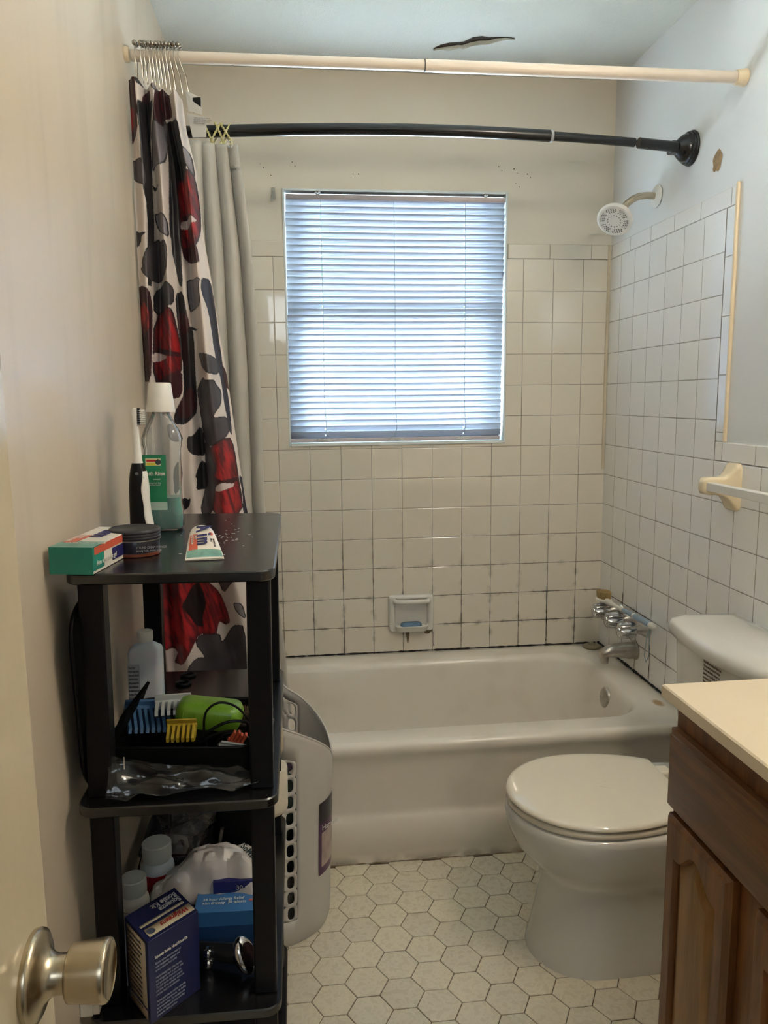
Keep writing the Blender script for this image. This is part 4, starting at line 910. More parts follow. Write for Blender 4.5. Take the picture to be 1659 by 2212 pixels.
m_ham=mat('hamper_plastic',srgb(196,190,182),.38,var=.02,bump=.03)
mb.build('basket',m_ham,ha,solid=.0022,smooth_=50,weld=False)
mb=MB(); mb.tube([hwrap(2*PI*k/90,.55) for k in range(90)],.0024,8,closed=True); mb.build('rim',m_ham,ha)
# photo label on the right side
def wrapq(th,z,off=.0015):
    q=hwrap(math.radians(th),z); return q+Vector((math.cos(math.radians(th))*off,math.sin(math.radians(th))*off,0))
def wlabel(t0,t1,z0,z1,off,m,nm,par,n=8,slope=0):
    mb=MB(); mb.loft([[wrapq(t0+(t1-t0)*i/n,z,off) for i in range(n+1)] for z in (z0,z1)],False); return mb.build(nm,m,par,smooth_=60)
m_purple=mat('label_purple',srgb(84,44,84),.3,var=.2,vs=20); lab=wlabel(-37,-2,.155,.345,.0025,m_purple,'photo_label',ha)
wlabel(-37,-2,.29,.345,.0030,mat('label_dark',srgb(56,50,54),.3,var=.4,vs=30),'label_band',lab); wlabel(-33,-6,.175,.265,.0032,mat('label_picture',srgb(186,166,156),.3,var=.35,vs=30),'label_picture',lab)
text('Hamper',.020,wrapq(-33,.272,.004),(.62,.62,0),(0,0,1),m_white,lab,sx=.9)
# clothes inside
def lump(c,r,seed,m,name,amp=.35,sc=(1,1,1),par=None,fold=9,label=None):
    rs=Vector((seed*3.1,seed*1.7,0)); b=bmesh.new(); bmesh.ops.create_icosphere(b,subdivisions=4,radius=1)
    for v in b.verts:
        n=v.co.normalized(); k=noise.noise(n*1.6+rs)*amp+noise.noise(n*fold*.5+rs)*amp*.35; v.co=Vector((n.x*sc[0],n.y*sc[1],n.z*sc[2]))*r*(1+k)+Vector(c)
    mb=MB(); mb.b.free(); mb.b=b; return mb.build(name,m,par,smooth_=180)
clo=[('dark green cloth bundled inside the hamper, seen through the upper holes',(-1.235,-.935,.315),.090,(1.25,.95,1.0),srgb(62,70,56)),('black cloth bundled low inside the hamper',(-1.22,-.925,.185),.070,(1.35,1.1,.75),srgb(18,18,20)),('dusky purple cloth on top of the laundry in the hamper',(-1.235,-.90,.42),.066,(1.2,.9,.8),srgb(58,44,60)),('off-white cloth at the bottom of the hamper',(-1.225,-.925,.09),.072,(1.35,1.1,.7),srgb(150,136,120))]
for i,(lb,c,r,sc_,col) in enumerate(clo):
    tag(lump(c,r*.95,i+2,mat('laundry_cloth',col,.9,bump=.4,bs=200,var=.2),'laundry',sc=sc_),lb,'clothing',group='laundry in the hamper')
# beige towel hanging over the rim
m_tow=mat('towel_beige',srgb(196,180,150),.95,bump=.8,bs=260,var=.1)
mb=MB(); rows=[]
for i in range(9):
    th=math.radians(-128+i*7.2); q=hwrap(th,.55); nrm=Vector((math.cos(th)*.8,math.sin(th),0)).normalized(); w=.004*math.sin(i*1.9)
    rows.append([q-nrm*.03+Vector((0,0,-.09)),q-nrm*.012+Vector((0,0,-.02)),q-nrm*.006+Vector((0,0,.010+w)),q+nrm*.003+Vector((0,0,.014+w)),q+nrm*.011+Vector((0,0,.006+w)),q+nrm*.010+Vector((0,0,-.03)),q+nrm*.009+Vector((0,0,-.07+w*2))])
mb.loft(rows,False); tag(mb.build('hand_towel',m_tow,solid=.006,subsurf=1),'beige towel hung over the front rim of the hamper','towel')

# ---------------- black shelf rack ----------------
ZS=[.040,.365,.715,1.065]; RX0,RX1,RY0,RY1=-1.464,-1.1705,-1.640,-1.066; TS=.016
rk=thing('shelf_rack','black four-tier open shelf rack against the left wall','shelf',(-1.32,-1.35,0),M=RACKM)
for z in ZS:
    mb=MB(); mb.loft([rrect(RX0+.002,RX1-.002,RY0+.002,RY1-.002,.024,8,z-TS),rrect(RX0,RX1,RY0,RY1,.026,8,z-TS+.002),rrect(RX0,RX1,RY0,RY1,.026,8,z-.002),rrect(RX0+.002,RX1-.002,RY0+.002,RY1-.002,.024,8,z)],True,True,True)
    mb.build('shelf_board',m_black,rk,smooth_=40)
px0,px1,py0,py1=-1.4535,-1.2135,-1.6075,-1.150
for x in (px0,px1):
    for y in (py0,py1):
        mb=MB(); 
        for a,b in zip(ZS[:-1],ZS[1:]): mb.box(x,x+.0355,y,y+.0355,a,b-TS)
        mb.box(x,x+.0355,y,y+.0355,.0025 if x>-1.3 else .0025,ZS[0]-TS)
        mb.build('post',m_blackpl,rk,bev=.003,seg=2,weld=False)
# dust and crumbs on top
mb=MB()
for i in range(46):
    x=random.gauss(-1.275,.035); y=random.gauss(-1.36,.075); 
    if not(-1.35<x<-1.185 and -1.56<y<-1.12): continue
    w=random.uniform(.0006,.0016); mb.box(x-w*random.uniform(1,2.6),x+w,y-w*.7,y+w*.7,ZS[3]+.0,ZS[3]+.0004)
o=mb.build('crumbs',mat('crumb_white',srgb(205,205,200),.7),rk,smooth_=0,weld=False); o['kind']='stuff'
def on(name,label,cat,x,y,tier,group=None): return thing(name,label,cat,(x,y,ZS[tier]),group,M=RACKM)
Z3=ZS[3]
# mouthwash
mw=on('mouthwash_bottle','clear mouthwash bottle with white cap, green label and teal liquid left at the bottom','bottle',-1.385,-1.262,3)
bxx,byy=-1.385,-1.262
def rs(hx_,hy_,z,r): return rrect(bxx-hx_,bxx+hx_,byy-hy_,byy+hy_,r,6,Z3+z)
m_pet=clear('clear_pet',(.92,.94,.93,1),.86,.06,bump=.15,bs=30)
R1=[rs(.030,.022,.001,.012),rs(.0345,.0255,.006,.014),rs(.0345,.0255,.038,.014),rs(.0325,.0235,.046,.013)]
R2=[rs(.0325,.0235,.15,.013),rs(.0345,.0255,.158,.014),rs(.0345,.0255,.172,.014),rs(.030,.023,.186,.014),rs(.022,.019,.202,.013),rs(.0165,.0165,.215,.0160),rs(.0165,.0165,.222,.0160)]
MB().loft(R1+R2,True,True,True).build('bottle_body',m_pet,mw,smooth_=50)
m_liq,nt_,b_=nmat('teal_liquid'); b_.inputs['Base Color'].default_value=(.0,.48,.38,1); b_.inputs['Roughness'].default_value=.08; b_.inputs['Transmission Weight'].default_value=.35; b_.inputs['IOR'].default_value=1.2
def ins(ring,d): return [(bxx+(x-bxx)*(1-d/.034),byy+(y-byy)*(1-d/.025),z) for x,y,z in ring]
MB().loft([ins(rs(.030,.022,.003,.012),.001),ins(R1[1],.001),ins(R1[2],.001),ins(R1[3],.001),ins(rs(.0325,.0235,.062,.013),.001)],True,True,True).build('mouthwash',m_liq,mw,smooth_=50)
MB().lathe([(0,.219),(.0255,.219),(.0258,.221),(.0200,.270),(.0190,.272),(0,.2725)],Matrix.Translation((bxx,byy,Z3)),40).build('cap',m_white,mw,smooth_=40)
m_grn=mat('label_green',srgb(42,132,92),.35,var=.12,vs=8)
fy=byy-.0262
lb_=bx('label',m_grn,mw,bxx-.0335,bxx+.0105,fy-.0003,fy+.0006,Z3+.048,Z3+.142)
bx('label_foot',mat('label_pale',srgb(180,206,190),.4),lb_,bxx-.0335,bxx+.0105,fy-.0006,fy-.0002,Z3+.040,Z3+.055)
bx('label_badge',mat('label_cream',srgb(226,214,170),.4),lb_,bxx-.026,bxx+.001,fy-.0006,fy-.0002,Z3+.122,Z3+.135)
bx('label_yellow',mat('label_yellow',srgb(222,206,60),.4),lb_,bxx-.024,bxx-.008,fy-.0008,fy-.0005,Z3+.1225,Z3+.127)
bx('label_red',mat('label_red',srgb(196,40,40),.4),lb_,bxx-.024,bxx-.008,fy-.0008,fy-.0005,Z3+.129,Z3+.133)
MB().lathe([(0,0),(.0052,0),(.0052,.0004),(0,.0004)],Matrix.Translation((bxx-.0035,fy-.0006,Z3+.1285))@Matrix.Rotation(PI/2,4,'X'),20).build('seal_emblem',mat('seal_dark',srgb(60,60,70),.4),lb_)
text('Mouth Rinse',.0105,(bxx+.0085,fy-.0009,Z3+.104),(1,0,0),(0,0,1),m_white,lb_,align='RIGHT',bold=.0002,sx=.8)
text('antiseptic\n\nkills germs that\ncause bad breath',.0035,(bxx+.0,fy-.0009,Z3+.096),(1,0,0),(0,0,1),m_white,lb_,align='RIGHT')
# electric toothbrush
et=on('electric_toothbrush','black and white electric toothbrush standing in front of the mouthwash','toothbrush',-1.414,-1.325,3)
tx,ty=-1.414,-1.325
def es(z,rx,ry,dx=0,dy=0): return oval(tx+dx,ty+dy,rx,ry,Z3+z,28,2.3)
MB().loft([es(0,.0195,.0165),es(.002,.0205,.0175),es(.02,.0200,.0175,-.0005),es(.045,.0178,.0165,-.0025),es(.065,.0172,.0160,-.0030),es(.085,.0172,.016,-.003),es(.105,.0155,.0148,-.003),es(.12,.0130,.0130,-.0032),es(.130,.0098,.0098,-.0035)],True,True,True).build('handle',m_blackpl,et,smooth_=60)
# white inlay strip on the right
def grip(z): 
    T=[(.012,.0200,-.0002),(.02,.0200,-.0005),(.045,.0178,-.0025),(.065,.0172,-.0030),(.085,.0172,-.003),(.105,.0155,-.003),(.12,.0130,-.0032),(.130,.0098,-.0035)]
    return np.interp(z,[t[0] for t in T],[t[1] for t in T]),np.interp(z,[t[0] for t in T],[t[2] for t in T])
mb=MB(); ringsL=[]
for i in range(15):
    z=.016+.10*i/14; rx_,dx=grip(z); w=1.0+.62*math.sin(PI*min(1,max(0,(z-.010)/.108)))*(.75+.3*math.cos((z-.02)*90)); ry_=rx_*.93
    a0=-1.0*w*.62-.25; a1=.35
    ringsL.append([(tx+dx+(rx_+.0008)*math.cos(a0+(a1-a0)*k/8),ty+(ry_+.0008)*math.sin(a0+(a1-a0)*k/8),Z3+z) for k in range(9)])
mb.loft(ringsL,False); mb.build('white_grip_inlay',m_white,et,solid=.0006,smooth_=60)
MB().loft([es(.130,.0092,.0092,-.0035),es(.134,.0082,.0082,-.0036),es(.17,.0060,.0060,-.0042),es(.195,.0045,.0045,-.0045),es(.205,.0050,.0050,-.0048),es(.216,.0062,.0055,-.0048),es(.224,.0050,.0048,-.0048),es(.227,.002,.002,-.0048)],True,True,True).build('brush_neck',m_white,et,smooth_=60)
mb=MB(); 
for i in range(8):
    for j in range(4): mb.tube([(tx+.0005,ty-.004+.0026*j,Z3+.200+.0032*i),(tx+.0125,ty-.004+.0026*j,Z3+.200+.0032*i)],.0011,5)
mb.build('bristles',mat('bristle_white',srgb(210,210,205),.8),et)
mb=MB(); mb.box(tx-.0005,tx+.0045,ty-.0050,ty+.0050,Z3+.1975,Z3+.2265); mb.build('bristle_base',m_blackpl,et,bev=.001)
MB().lathe([(0,0),(.003,0),(.003,.0006),(0,.0006)],Matrix.Translation((tx-.003,ty-.0152,Z3+.112))@Matrix.Rotation(PI/2,4,'X'),14).build('power_button',mat('button_grey',(.12,.12,.13,1),.4),et)
# toothpaste box
tbx=on('toothpaste_box','teal and white toothpaste box lying over the front left corner of the shelf','box',-1.437,-1.558,3)
q0=Matrix.Translation((-1.437,-1.553,Z3+.0005))@Matrix.Rotation(math.radians(-8.5),4,'Z'); hw_,hl_,hh_=.0305,.088,.038
m_tealb=mat('carton_teal',srgb(24,128,112),.35,var=.08,vs=10); m_cart=mat('carton_white',srgb(220,214,202),.35,var=.03); m_orr=mat('carton_orange',srgb(206,92,66),.35,var=.1); m_navy=mat('ink_navy',srgb(32,30,92),.5)
car=MB().box(-hw_,hw_,-hl_,hl_,0,hh_,M=q0).build('carton',m_cart,tbx,bev=.0008)
MB().box(-hw_-.0002,hw_+.0002,-hl_-.0006,-hl_+.0003,0,hh_+.0002,M=q0).build('end_flap',m_tealb,tbx)
MB().box(-hw_-.0001,hw_+.0003,-hl_-.0001,-hl_+.045,hh_,hh_+.0004,M=q0).build('printed_band',mat('print_seagreen',srgb(96,160,146),.3,var=.3,vs=60),car)
MB().box(-hw_+.003,-hw_+.022,-hl_+.036,-hl_+.096,hh_+.0003,hh_+.0006,M=q0).build('orange_panel',m_orr,car)
MB().box(hw_,hw_+.0004,-hl_,-hl_+.04,.004,hh_,M=q0).build('side_band',m_tealb,car)
MB().box(hw_,hw_+.0005,-hl_+.006,-hl_+.12,hh_-.012,hh_-.001,M=q0).build('orange_stripe',m_orr,car)
MB().box(hw_+.0002,hw_+.0006,-hl_+.07,-hl_+.115,.006,.024,M=q0).build('navy_panel',m_navy,car)
def tq(body,size,p3,xd,yd,m,par,**k): 
    R=q0.to_3x3(); return text(body,size,q0@Vector(p3),R@Vector(xd),R@Vector(yd),m,par,**k)
tq('Aim',.036,(-.006,.080,hh_+.0008),(0,-1,0),(1,0,0),m_navy,car,bold=.0009,shear=.15,sx=1.5)
tq('CAVITY\nPROTECTION',.0075,(-.019,.004,hh_+.0009),(0,-1,0),(1,0,0),m_cart,car)
tq('ULTRA MINT GEL',.0075,(-.02,-.060,hh_+.0009),(1,0,0),(0,1,0),m_cart,car)
tq('Aim ultra mint gel',.010,(hw_+.0008,-hl_+.012,.010),(0,1,0),(0,0,1),m_cart,car)
# black tin
tn=on('pomade_tin','round black tin with a ribbed screw lid beside the toothpaste box','tin',-1.392,-1.497,3)
TM=Matrix.Translation((-1.392,-1.497,Z3))
MB().lathe([(0,.0),(.034,.0),(.0365,.002),(.0370,.005),(.0375,.0255),(.0365,.027),(0,.027)],TM,56).build('tin_body',mat('tin_navy',srgb(20,20,34),.28,var=.2),tn,smooth_=40)
MB().lathe([(0,.0),(.0355,.0),(.0376,.0012),(.0378,.0058),(.0376,.006)],TM,56).build('amber_base',mat('tin_amber',srgb(120,62,40),.35,var=.3),tn,smooth_=40)
MB().lathe([(0,.0272),(.0385,.0272),(.0392,.0282),(.0392,.0300),(.0383,.0308),(.0383,.0318),(.0392,.0326),(.0392,.0348),(.0383,.0356),(.0383,.0364),(.0392,.0374),(.0390,.0405),(.0378,.0420),(.0355,.0425),(.0345,.0418),(0,.0418)],TM,64).build('screw_lid',mat('lid_dusty',(.028,.028,.032,1),.45,var=.5,vs=90,bump=.2),tn,smooth_=40)
MB().lathe([(.0379,.0245),(.0393,.0250),(.0393,.0262),(.0379,.0268)],TM,64).build('lid_rim',m_chromed,tn,smooth_=40)
text('STYLING CREAM POMADE\nstrong hold, matte finish',.0048,(-1.383,-1.5355,Z3+.015),(.985,.17,0),(0,0,1),mat('ink_silver',(.4,.4,.42,1),.5),tn,sx=.8)
# toothpaste tube, lying flat
tt=on('toothpaste_tube','flattened white toothpaste tube lying on the shelf top','toothpaste tube',-1.287,-1.46,3)
m_tubew=mat('tube_white',srgb(226,218,206),.3,var=.03); TQ=Matrix.Translation((-1.2905,-1.478,Z3))@Matrix.Rotation(math.radians(9),4,'Z')
# the tube is bent: its crimped tail lies at the front, the body slopes up and folds over to the back
PTH=[(-.085,.0015,.0290,.0006),(-.080,.0028,.0288,.0012),(-.066,.0072,.0275,.004),(-.048,.0130,.0255,.006),(-.030,.0185,.0235,.0070),(-.012,.0240,.0212,.0078),(.004,.0280,.0190,.008),(.016,.0300,.0165,.008),(.028,.0290,.0148,.008),(.042,.024,.0132,.008),(.055,.0175,.0125,.0085),(.064,.0115,.0120,.009)]
rows=[]
def tubept(u,k):   # u along the path 0..11, k = -1..1 across, top side
    i=min(int(u),10); f=u-i; a,b=PTH[i],PTH[i+1]; y,z,w,h=[a[q]*(1-f)+b[q]*f for q in range(4)]
    return Vector((w*k-.006*(1-u/11)*0,y,z+h*math.sqrt(max(0,1-k*k*.98))))
for i,(y,z,w,h) in enumerate(PTH):
    rows.append([TQ@Vector((w*math.cos(2*PI*k/24),y,max(.0004,z+h*math.sin(2*PI*k/24)*(.35 if math.sin(2*PI*k/24)<0 else 1)))) for k in range(24)])
tub_=MB().loft(rows,True,True,True).build('tube_body',m_tubew,tt,smooth_=60)
MB().lathe([(0,0),(.0115,0),(.012,.002),(.0105,.016),(0,.016)],TQ@Matrix.Translation((0,.066,.0125))@Matrix.Rotation(-PI*.62,4,'X'),24).build('tube_cap',m_white,tt,smooth_=50)
def decal(x0,x1,u0,u1,m,nm,off=.0004,n=10):
    mb=MB(); mb.loft([[TQ@(tubept(u0+(u1-u0)*i/n,x0+(x1-x0)*k/8)+Vector((0,-off*.5,off))) for k in range(9)] for i in range(n+1)],False); return mb.build(nm,m,tub_,smooth_=60)
decal(-.95,.95,1.0,2.3,mat('print_seagreen2',srgb(120,168,152),.3,var=.35,vs=80),'printed_band')
decal(-.85,-.35,2.3,4.8,m_orr,'orange_panel')
decal(-.99,.99,0,.95,m_tubew,'crimp',.0012)
def t2(body,size,k,u,m,**kk):
    R=TQ.to_3x3(); p0=tubept(u,k); p1=tubept(max(0,u-1.2),k); q_=TQ@(p0+Vector((0,-.0008,.0010))); cr=R@(tubept(u,min(.95,k+.3))-tubept(u,k-.3)); dn=R@(p1-p0); cr=cr-dn*(cr.dot(dn)/dn.length_squared)
    return text(body,size,q_,dn,cr,m,tub_,**kk)
t2('A',.034,-.42,6.6,m_navy,bold=.0008,sx=1.0); t2('i',.034,-.40,4.6,m_navy,bold=.0008,sx=1.0); t2('m',.032,-.36,4.0,m_navy,bold=.0008,sx=.88)
t2('CAVITY\nPROTECTION',.0050,-.55,4.6,m_cart,sx=.9)
t2('NET WT 5.5 OZ\n(156 g)',.0036,.62,3.9,mat('ink_dark',(.05,.05,.06,1),.6))
MB().lathe([(0,0),(.0036,0),(.0036,.0003),(0,.0003)],Matrix.Translation(TQ@(tubept(4.75,.60)+Vector((0,-.0006,.0008))))@Matrix.Rotation(.45,4,'X')@Matrix.Rotation(.5,4,'Y'),16).build('red_dot',m_orr,tub_)
# ---------------- second shelf ----------------
Z2=ZS[2]
# paddle-shaped black case hanging between rack and wall
cs=thing('black_case','soft black rounded case leaning between the rack and the left wall','case',(-1.455,-1.56,.73),M=RACKM)
def cas(x,hy,hz,cy,cz): return [(x,cy+a,cz+b) for a,b,_ in rrect(-hy,hy,-hz,hz,.042,8)]
cmb=MB()
CM=Matrix.Translation((-1.459,-1.532,.868))@Matrix.Rotation(math.radians(0),4,'Y')@Matrix.Rotation(math.radians(7),4,'X')
def cr_(x,hy,hz,r): return [CM@Vector((x,a,b)) for a,b,_ in rrect(-hy,hy,-hz,hz,r,8)]
cmb.loft([cr_(-.008,.072,.138,.045),cr_(-.004,.080,.145,.048),cr_(.002,.081,.146,.048),cr_(.009,.078,.142,.046),cr_(.0105,.065,.13,.04)],True,True,True)
cmb.build('case_shell',m_blackm,cs,smooth_=60)
MB().tube([CM@Vector((.0,a*1.0,b*1.0)) for a,b,_ in rrect(-.082,.082,-.147,.147,.048,8)],.0022,8,closed=True).build('zip_edge',m_blackpl,cs)
# white bottle behind it
ib=on('alcohol_bottle','translucent white plastic bottle with a printed panel on the second shelf','bottle',-1.430,-1.262,2)
ix,iy=-1.430,-1.262
def ibr(z,hx_,hy_,r): return rrect(ix-hx_,ix+hx_,iy-hy_,iy+hy_,r,6,Z2+z)
m_hdpe=mat('hdpe_white',srgb(196,204,210),.35,sss=.2,var=.03)
MB().loft([ibr(0,.028,.020,.010),ibr(.003,.031,.023,.011),ibr(.112,.031,.023,.011),ibr(.120,.029,.021,.011),ibr(.128,.018,.016,.012),ibr(.130,.0145,.0145,.0142),ibr(.135,.0135,.0135,.0132)],True,True,True).build('bottle_body',m_hdpe,ib,smooth_=40)
MB().lathe([(0,.134),(.0145,.134),(.015,.135),(.015,.152),(.014,.153),(0,.1535)],Matrix.Translation((ix,iy,Z2)),32).build('cap',m_white,ib,smooth_=40)
lp=bx('printed_panel',mat('panel_grey',srgb(160,164,168),.5),ib,ix-.030,ix-.008,iy-.0236,iy-.0229,Z2+.006,Z2+.094)
text('Drug Facts\nActive ingredient\nIsopropyl alcohol\nUse first aid to\nhelp prevent the\nrisk of infection\nin minor cuts and\nscrapes. Warnings\nFor external use\nonly. Flammable',.0066,(ix-.0285,iy-.0240,Z2+.086),(1,0,0),(0,0,1),mat('ink_black',(.02,.02,.02,1),.6),lp,sx=.42,spacing=1.15)
# little black rings
for i,(x,y,w) in enumerate(((-1.375,-1.100,'at the back edge'),(-1.378,-1.150,'in front of the other'))):
    r=on('hair_tie','small black ring lying on the back of the second shelf, '+w,'ring',x,y,2,group='black rings on the second shelf')
    MB().tube([(x+.0135*math.cos(a),y+.0115*math.sin(a),Z2+.0035+(0 if i==0 else .0)) for a in [2*PI*k/28 for k in range(28)]],.0034,10,closed=True).build('ring_band',m_blackpl,r)
# open black grooming case with its contents
gc=on('grooming_case','open black soft case full of clipper combs and cables on the second shelf','case',-1.30,-1.50,2)
GM=Matrix.Translation((-1.315,-1.485,Z2+.0008))@Matrix.Rotation(math.radians(-5),4,'Z')
def gr(hx_,hy_,z,r=.03): return [GM@Vector(q) for q in rrect(-hx_,hx_,-hy_,hy_,r,8,z)]
MB().loft([gr(.112,.095,0),gr(.118,.10,.006),gr(.121,.103,.050),gr(.119,.101,.060),gr(.114,.096,.061),gr(.111,.093,.052),gr(.108,.090,.010),gr(.100,.082,.006)],True,True,True).build('case_tray',m_blackm,gc,smooth_=60)
MB().tube([GM@Vector((a,b,.0615)) for a,b,_ in rrect(-.117,.117,-.099,.099,.03,8)],.0022,8,closed=True).build('zip',m_blackpl,gc)
MB().box(-.082,-.080,-.1045,-.103,.030,.050,M=GM).build('zip_pull',m_chrome,gc)
# raised back flap on the left
fl=MB(); fl.loft([[GM@Vector((-.112+.02*t,-.07+.15*s_,.045+.055*t**.8)) for t in (0,.3,.6,.85,1)] for s_ in (0,.15,.4,.7,.9,1)],False); fl.build('case_flap',m_blackm,gc,solid=.005,smooth_=60)
def comb(name,label,col,loc,rot,L=.05,nt=7,h=.03,grp='clipper comb guards in the case'):
    t=thing(name,label,'comb',loc,grp,M=RACKM); M=Matrix.Translation(loc)@Euler(rot).to_matrix().to_4x4(); m=col
    mb=MB(); mb.box(-L/2,L/2,-.004,.004,h*.8,h,M=M); mb.box(-L/2,L/2,-.014,.014,h*.92,h,M=M)
    mb.build('guard_back',m,t,bev=.0008)
    for k in range(nt):
        x=-L/2+L*(k+.5)/nt; 
        mb=MB(); a=[(x,.014,h*.95),(x,.016,h*.6),(x,.010,h*.25),(x,0,0),(x,-.006,h*.1),(x,-.006,h*.5),(x,-.004,h*.95)]
        w=L/nt*.28
        mb.loft([[M@Vector((q[0]-w,q[1],q[2])) for q in a],[M@Vector((q[0]+w,q[1],q[2])) for q in a]],True,True,True); mb.build('tooth',m,t,smooth_=0)
    return t
m_cb=mat('comb_blue',srgb(84,124,166),.3,trans=.2); m_cc=clear('comb_clear',(.75,.78,.74,1),.35,.15); m_cy=mat('comb_yellow',srgb(206,176,60),.35,trans=.15); m_cg=mat('comb_green',srgb(140,190,60),.35,trans=.15)
comb('clipper_comb','blue clipper comb guard leaning at the left end of the open case',m_cb,(-1.385,-1.475,Z2+.040),(math.radians(-62),.15,.35),.075,8,.062)
comb('clipper_comb','clear clipper comb guard lying on top of the blue one',m_cc,(-1.350,-1.470,Z2+.068),(math.radians(-80),0,.1),.060,6,.045)
comb('clipper_comb','yellow clipper comb guard in front of the green pouch',m_cy,(-1.330,-1.520,Z2+.042),(math.radians(-55),.0,.0),.048,6,.035)
comb('clipper_comb','white clipper comb guard sticking out at the front of the case',m_cc,(-1.245,-1.577,Z2+.018),(math.radians(-35),.3,.2),.05,5,.04)
gp=thing('green_pouch','bright green translucent ribbed comb pouch in the open case','comb case',(-1.28,-1.47,Z2+.05),M=RACKM)
PM=Matrix.Translation((-1.288,-1.462,Z2+.068))@Matrix.Rotation(math.radians(-4),4,'Z')@Matrix.Rotation(.12,4,'Y')
def pr_(hx_,hy_,z,r): return [PM@Vector(q) for q in rrect(-hx_,hx_,-hy_,hy_,r,8,z)]
MB().loft([pr_(.050,.026,-.022,.016),pr_(.055,.030,-.010,.018),pr_(.055,.030,.006,.018),pr_(.050,.026,.016,.016),pr_(.040,.018,.019,.012)],True,True,True).build('pouch_body',mat('lime_plastic',srgb(112,156,46),.3,trans=.1,var=.1,vs=40),gp,smooth_=60)
mb=MB()
for k in range(9): mb.tube([PM@Vector((-.04+.01*k,-.0285,-.012)),PM@Vector((-.04+.01*k,-.0295,.006)),PM@Vector((-.04+.01*k,-.020,.0185))],.0012,6)
mb.build('ribs',mat('lime_plastic_dark',srgb(108,156,36),.3),gp)
# cables
def cable(label,pts,r,grp=None,m=None,name='power_cable',M=RACKM,loc=None):
    P_=[Vector(q) for q in pts]; out=[]
    for i in range(len(P_)-1):
        a,b,c,d=P_[max(0,i-1)],P_[i],P_[i+1],P_[min(len(P_)-1,i+2)]
        for k in range(8):
            t=k/8; out.append(.5*((2*b)+(c-a)*t+(2*a-5*b+4*c-d)*t*t+(3*b-a-3*c+d)*t**3))
    out.append(P_[-1]); t=thing(name,label,'cable',loc or tuple(P_[0]),grp,M=M); MB().tube(out,r,8).build('cord',m or m_blackpl,t); return t
cable('black cable looping up over the green pouch',[(-1.285,-1.545,Z2+.045),(-1.288,-1.548,Z2+.075),(-1.283,-1.55,Z2+.105),(-1.262,-1.548,Z2+.118),(-1.236,-1.545,Z2+.108),(-1.215,-1.545,Z2+.082),(-1.20,-1.55,Z2+.06)],.0019,'cables in the open case')
cable('thick black cable coiled low in the right of the case',[(-1.305,-1.545,Z2+.050),(-1.28,-1.545,Z2+.070),(-1.25,-1.545,Z2+.084),(-1.222,-1.54,Z2+.080),(-1.225,-1.53,Z2+.060),(-1.255,-1.53,Z2+.058),(-1.27,-1.53,Z2+.045)],.0026,'cables in the open case')
cable('doubled black cable at the right of the case behind the orange clip',[(-1.30,-1.535,Z2+.045),(-1.27,-1.54,Z2+.062),(-1.24,-1.55,Z2+.070),(-1.215,-1.55,Z2+.055),(-1.205,-1.555,Z2+.05)],.0026,'cables in the open case')
mb=MB(); 
for k in range(4): mb.box(-.010+.006*k,-.006+.006*k,-.004,.004,-.004,.012+.003*(k%2),M=Matrix.Translation((-1.236,-1.555,Z2+.058))@Euler((.3,.5,.2)).to_matrix().to_4x4())
mb.box(-.012,.014,-.004,.004,-.008,-.003,M=Matrix.Translation((-1.236,-1.555,Z2+.058))@Euler((.3,.5,.2)).to_matrix().to_4x4())
tag(mb.build('orange_clip',mat('orange_plastic',srgb(196,84,56),.4),bev=.0006),'small orange plastic clip in the open case','clip')
# brush behind
hb=on('hair_brush','oval brush with brown bristles lying behind the cables','brush',-1.222,-1.40,2)
HBM=Matrix.Translation((-1.228,-1.405,Z2+.030))@Matrix.Rotation(.1,4,'Y')
MB().lathe([(0,-.016),(.020,-.016),(.0265,-.012),(.0275,-.002),(.024,.003),(0,.004)],HBM,36,sx=1.7,sy=1.1).build('brush_back',mat('dark_wood',srgb(40,26,18),.4),hb,smooth_=60)
mb=MB()
for i in range(-13,14):
    for j in range(-8,9):
        x,y=i*.0031,j*.0031
        if (x/.0415)**2+(y/.0255)**2>1: continue
        mb.tube([HBM@Vector((x,y,.002)),HBM@Vector((x*1.05+random.uniform(-.001,.001),y*1.05,.020+random.uniform(-.0015,.0015)))],.0012,4)
mb.build('bristles',mat('bristle_brown',srgb(96,76,52),.9,var=.4,vs=90),hb)
# thin crumpled film bags
def film(name,label,corners,seed,m,tier_M=RACKM,amp=.012,n=34,cat='plastic bag',loc=None,par=None):
    """crumpled sheet: corners = 4 points (a,b,c,d) bilinear + noise folds"""
    a,b,c,d=[Vector(q) for q in corners]; mb=MB(); R=[]
    for i in range(n+1):
        row=[]
        for j in range(n+1):
            u,v=i/n,j/n; q=a*(1-u)*(1-v)+b*u*(1-v)+c*u*v+d*(1-u)*v
            nn=Vector((u*3.1+seed,v*2.3,seed*.7)); k=abs(noise.noise(nn))*1.6-.3+.5*abs(noise.noise(nn*2.7))
            q=q+Vector((noise.noise(nn+Vector((5,0,0)))*amp*1.2,noise.noise(nn+Vector((0,9,0)))*amp,k*amp))
            row.append(q)
        R.append(row)
    mb.loft(R,False); t=thing(name,label,cat,loc or tuple(a),M=tier_M); mb.build('film',m,t,smooth_=25); return t
m_film=clear('clear_film',(.95,.96,.96,1),.985,.12,bump=.5,bs=60)
film('plastic_bag','crumpled clear plastic bag lying at the front of the second shelf',[(-1.428,-1.636,Z2+.006),(-1.205,-1.612,Z2+.006),(-1.215,-1.592,Z2+.022),(-1.425,-1.592,Z2+.060)],3.3,m_film,amp=.012)
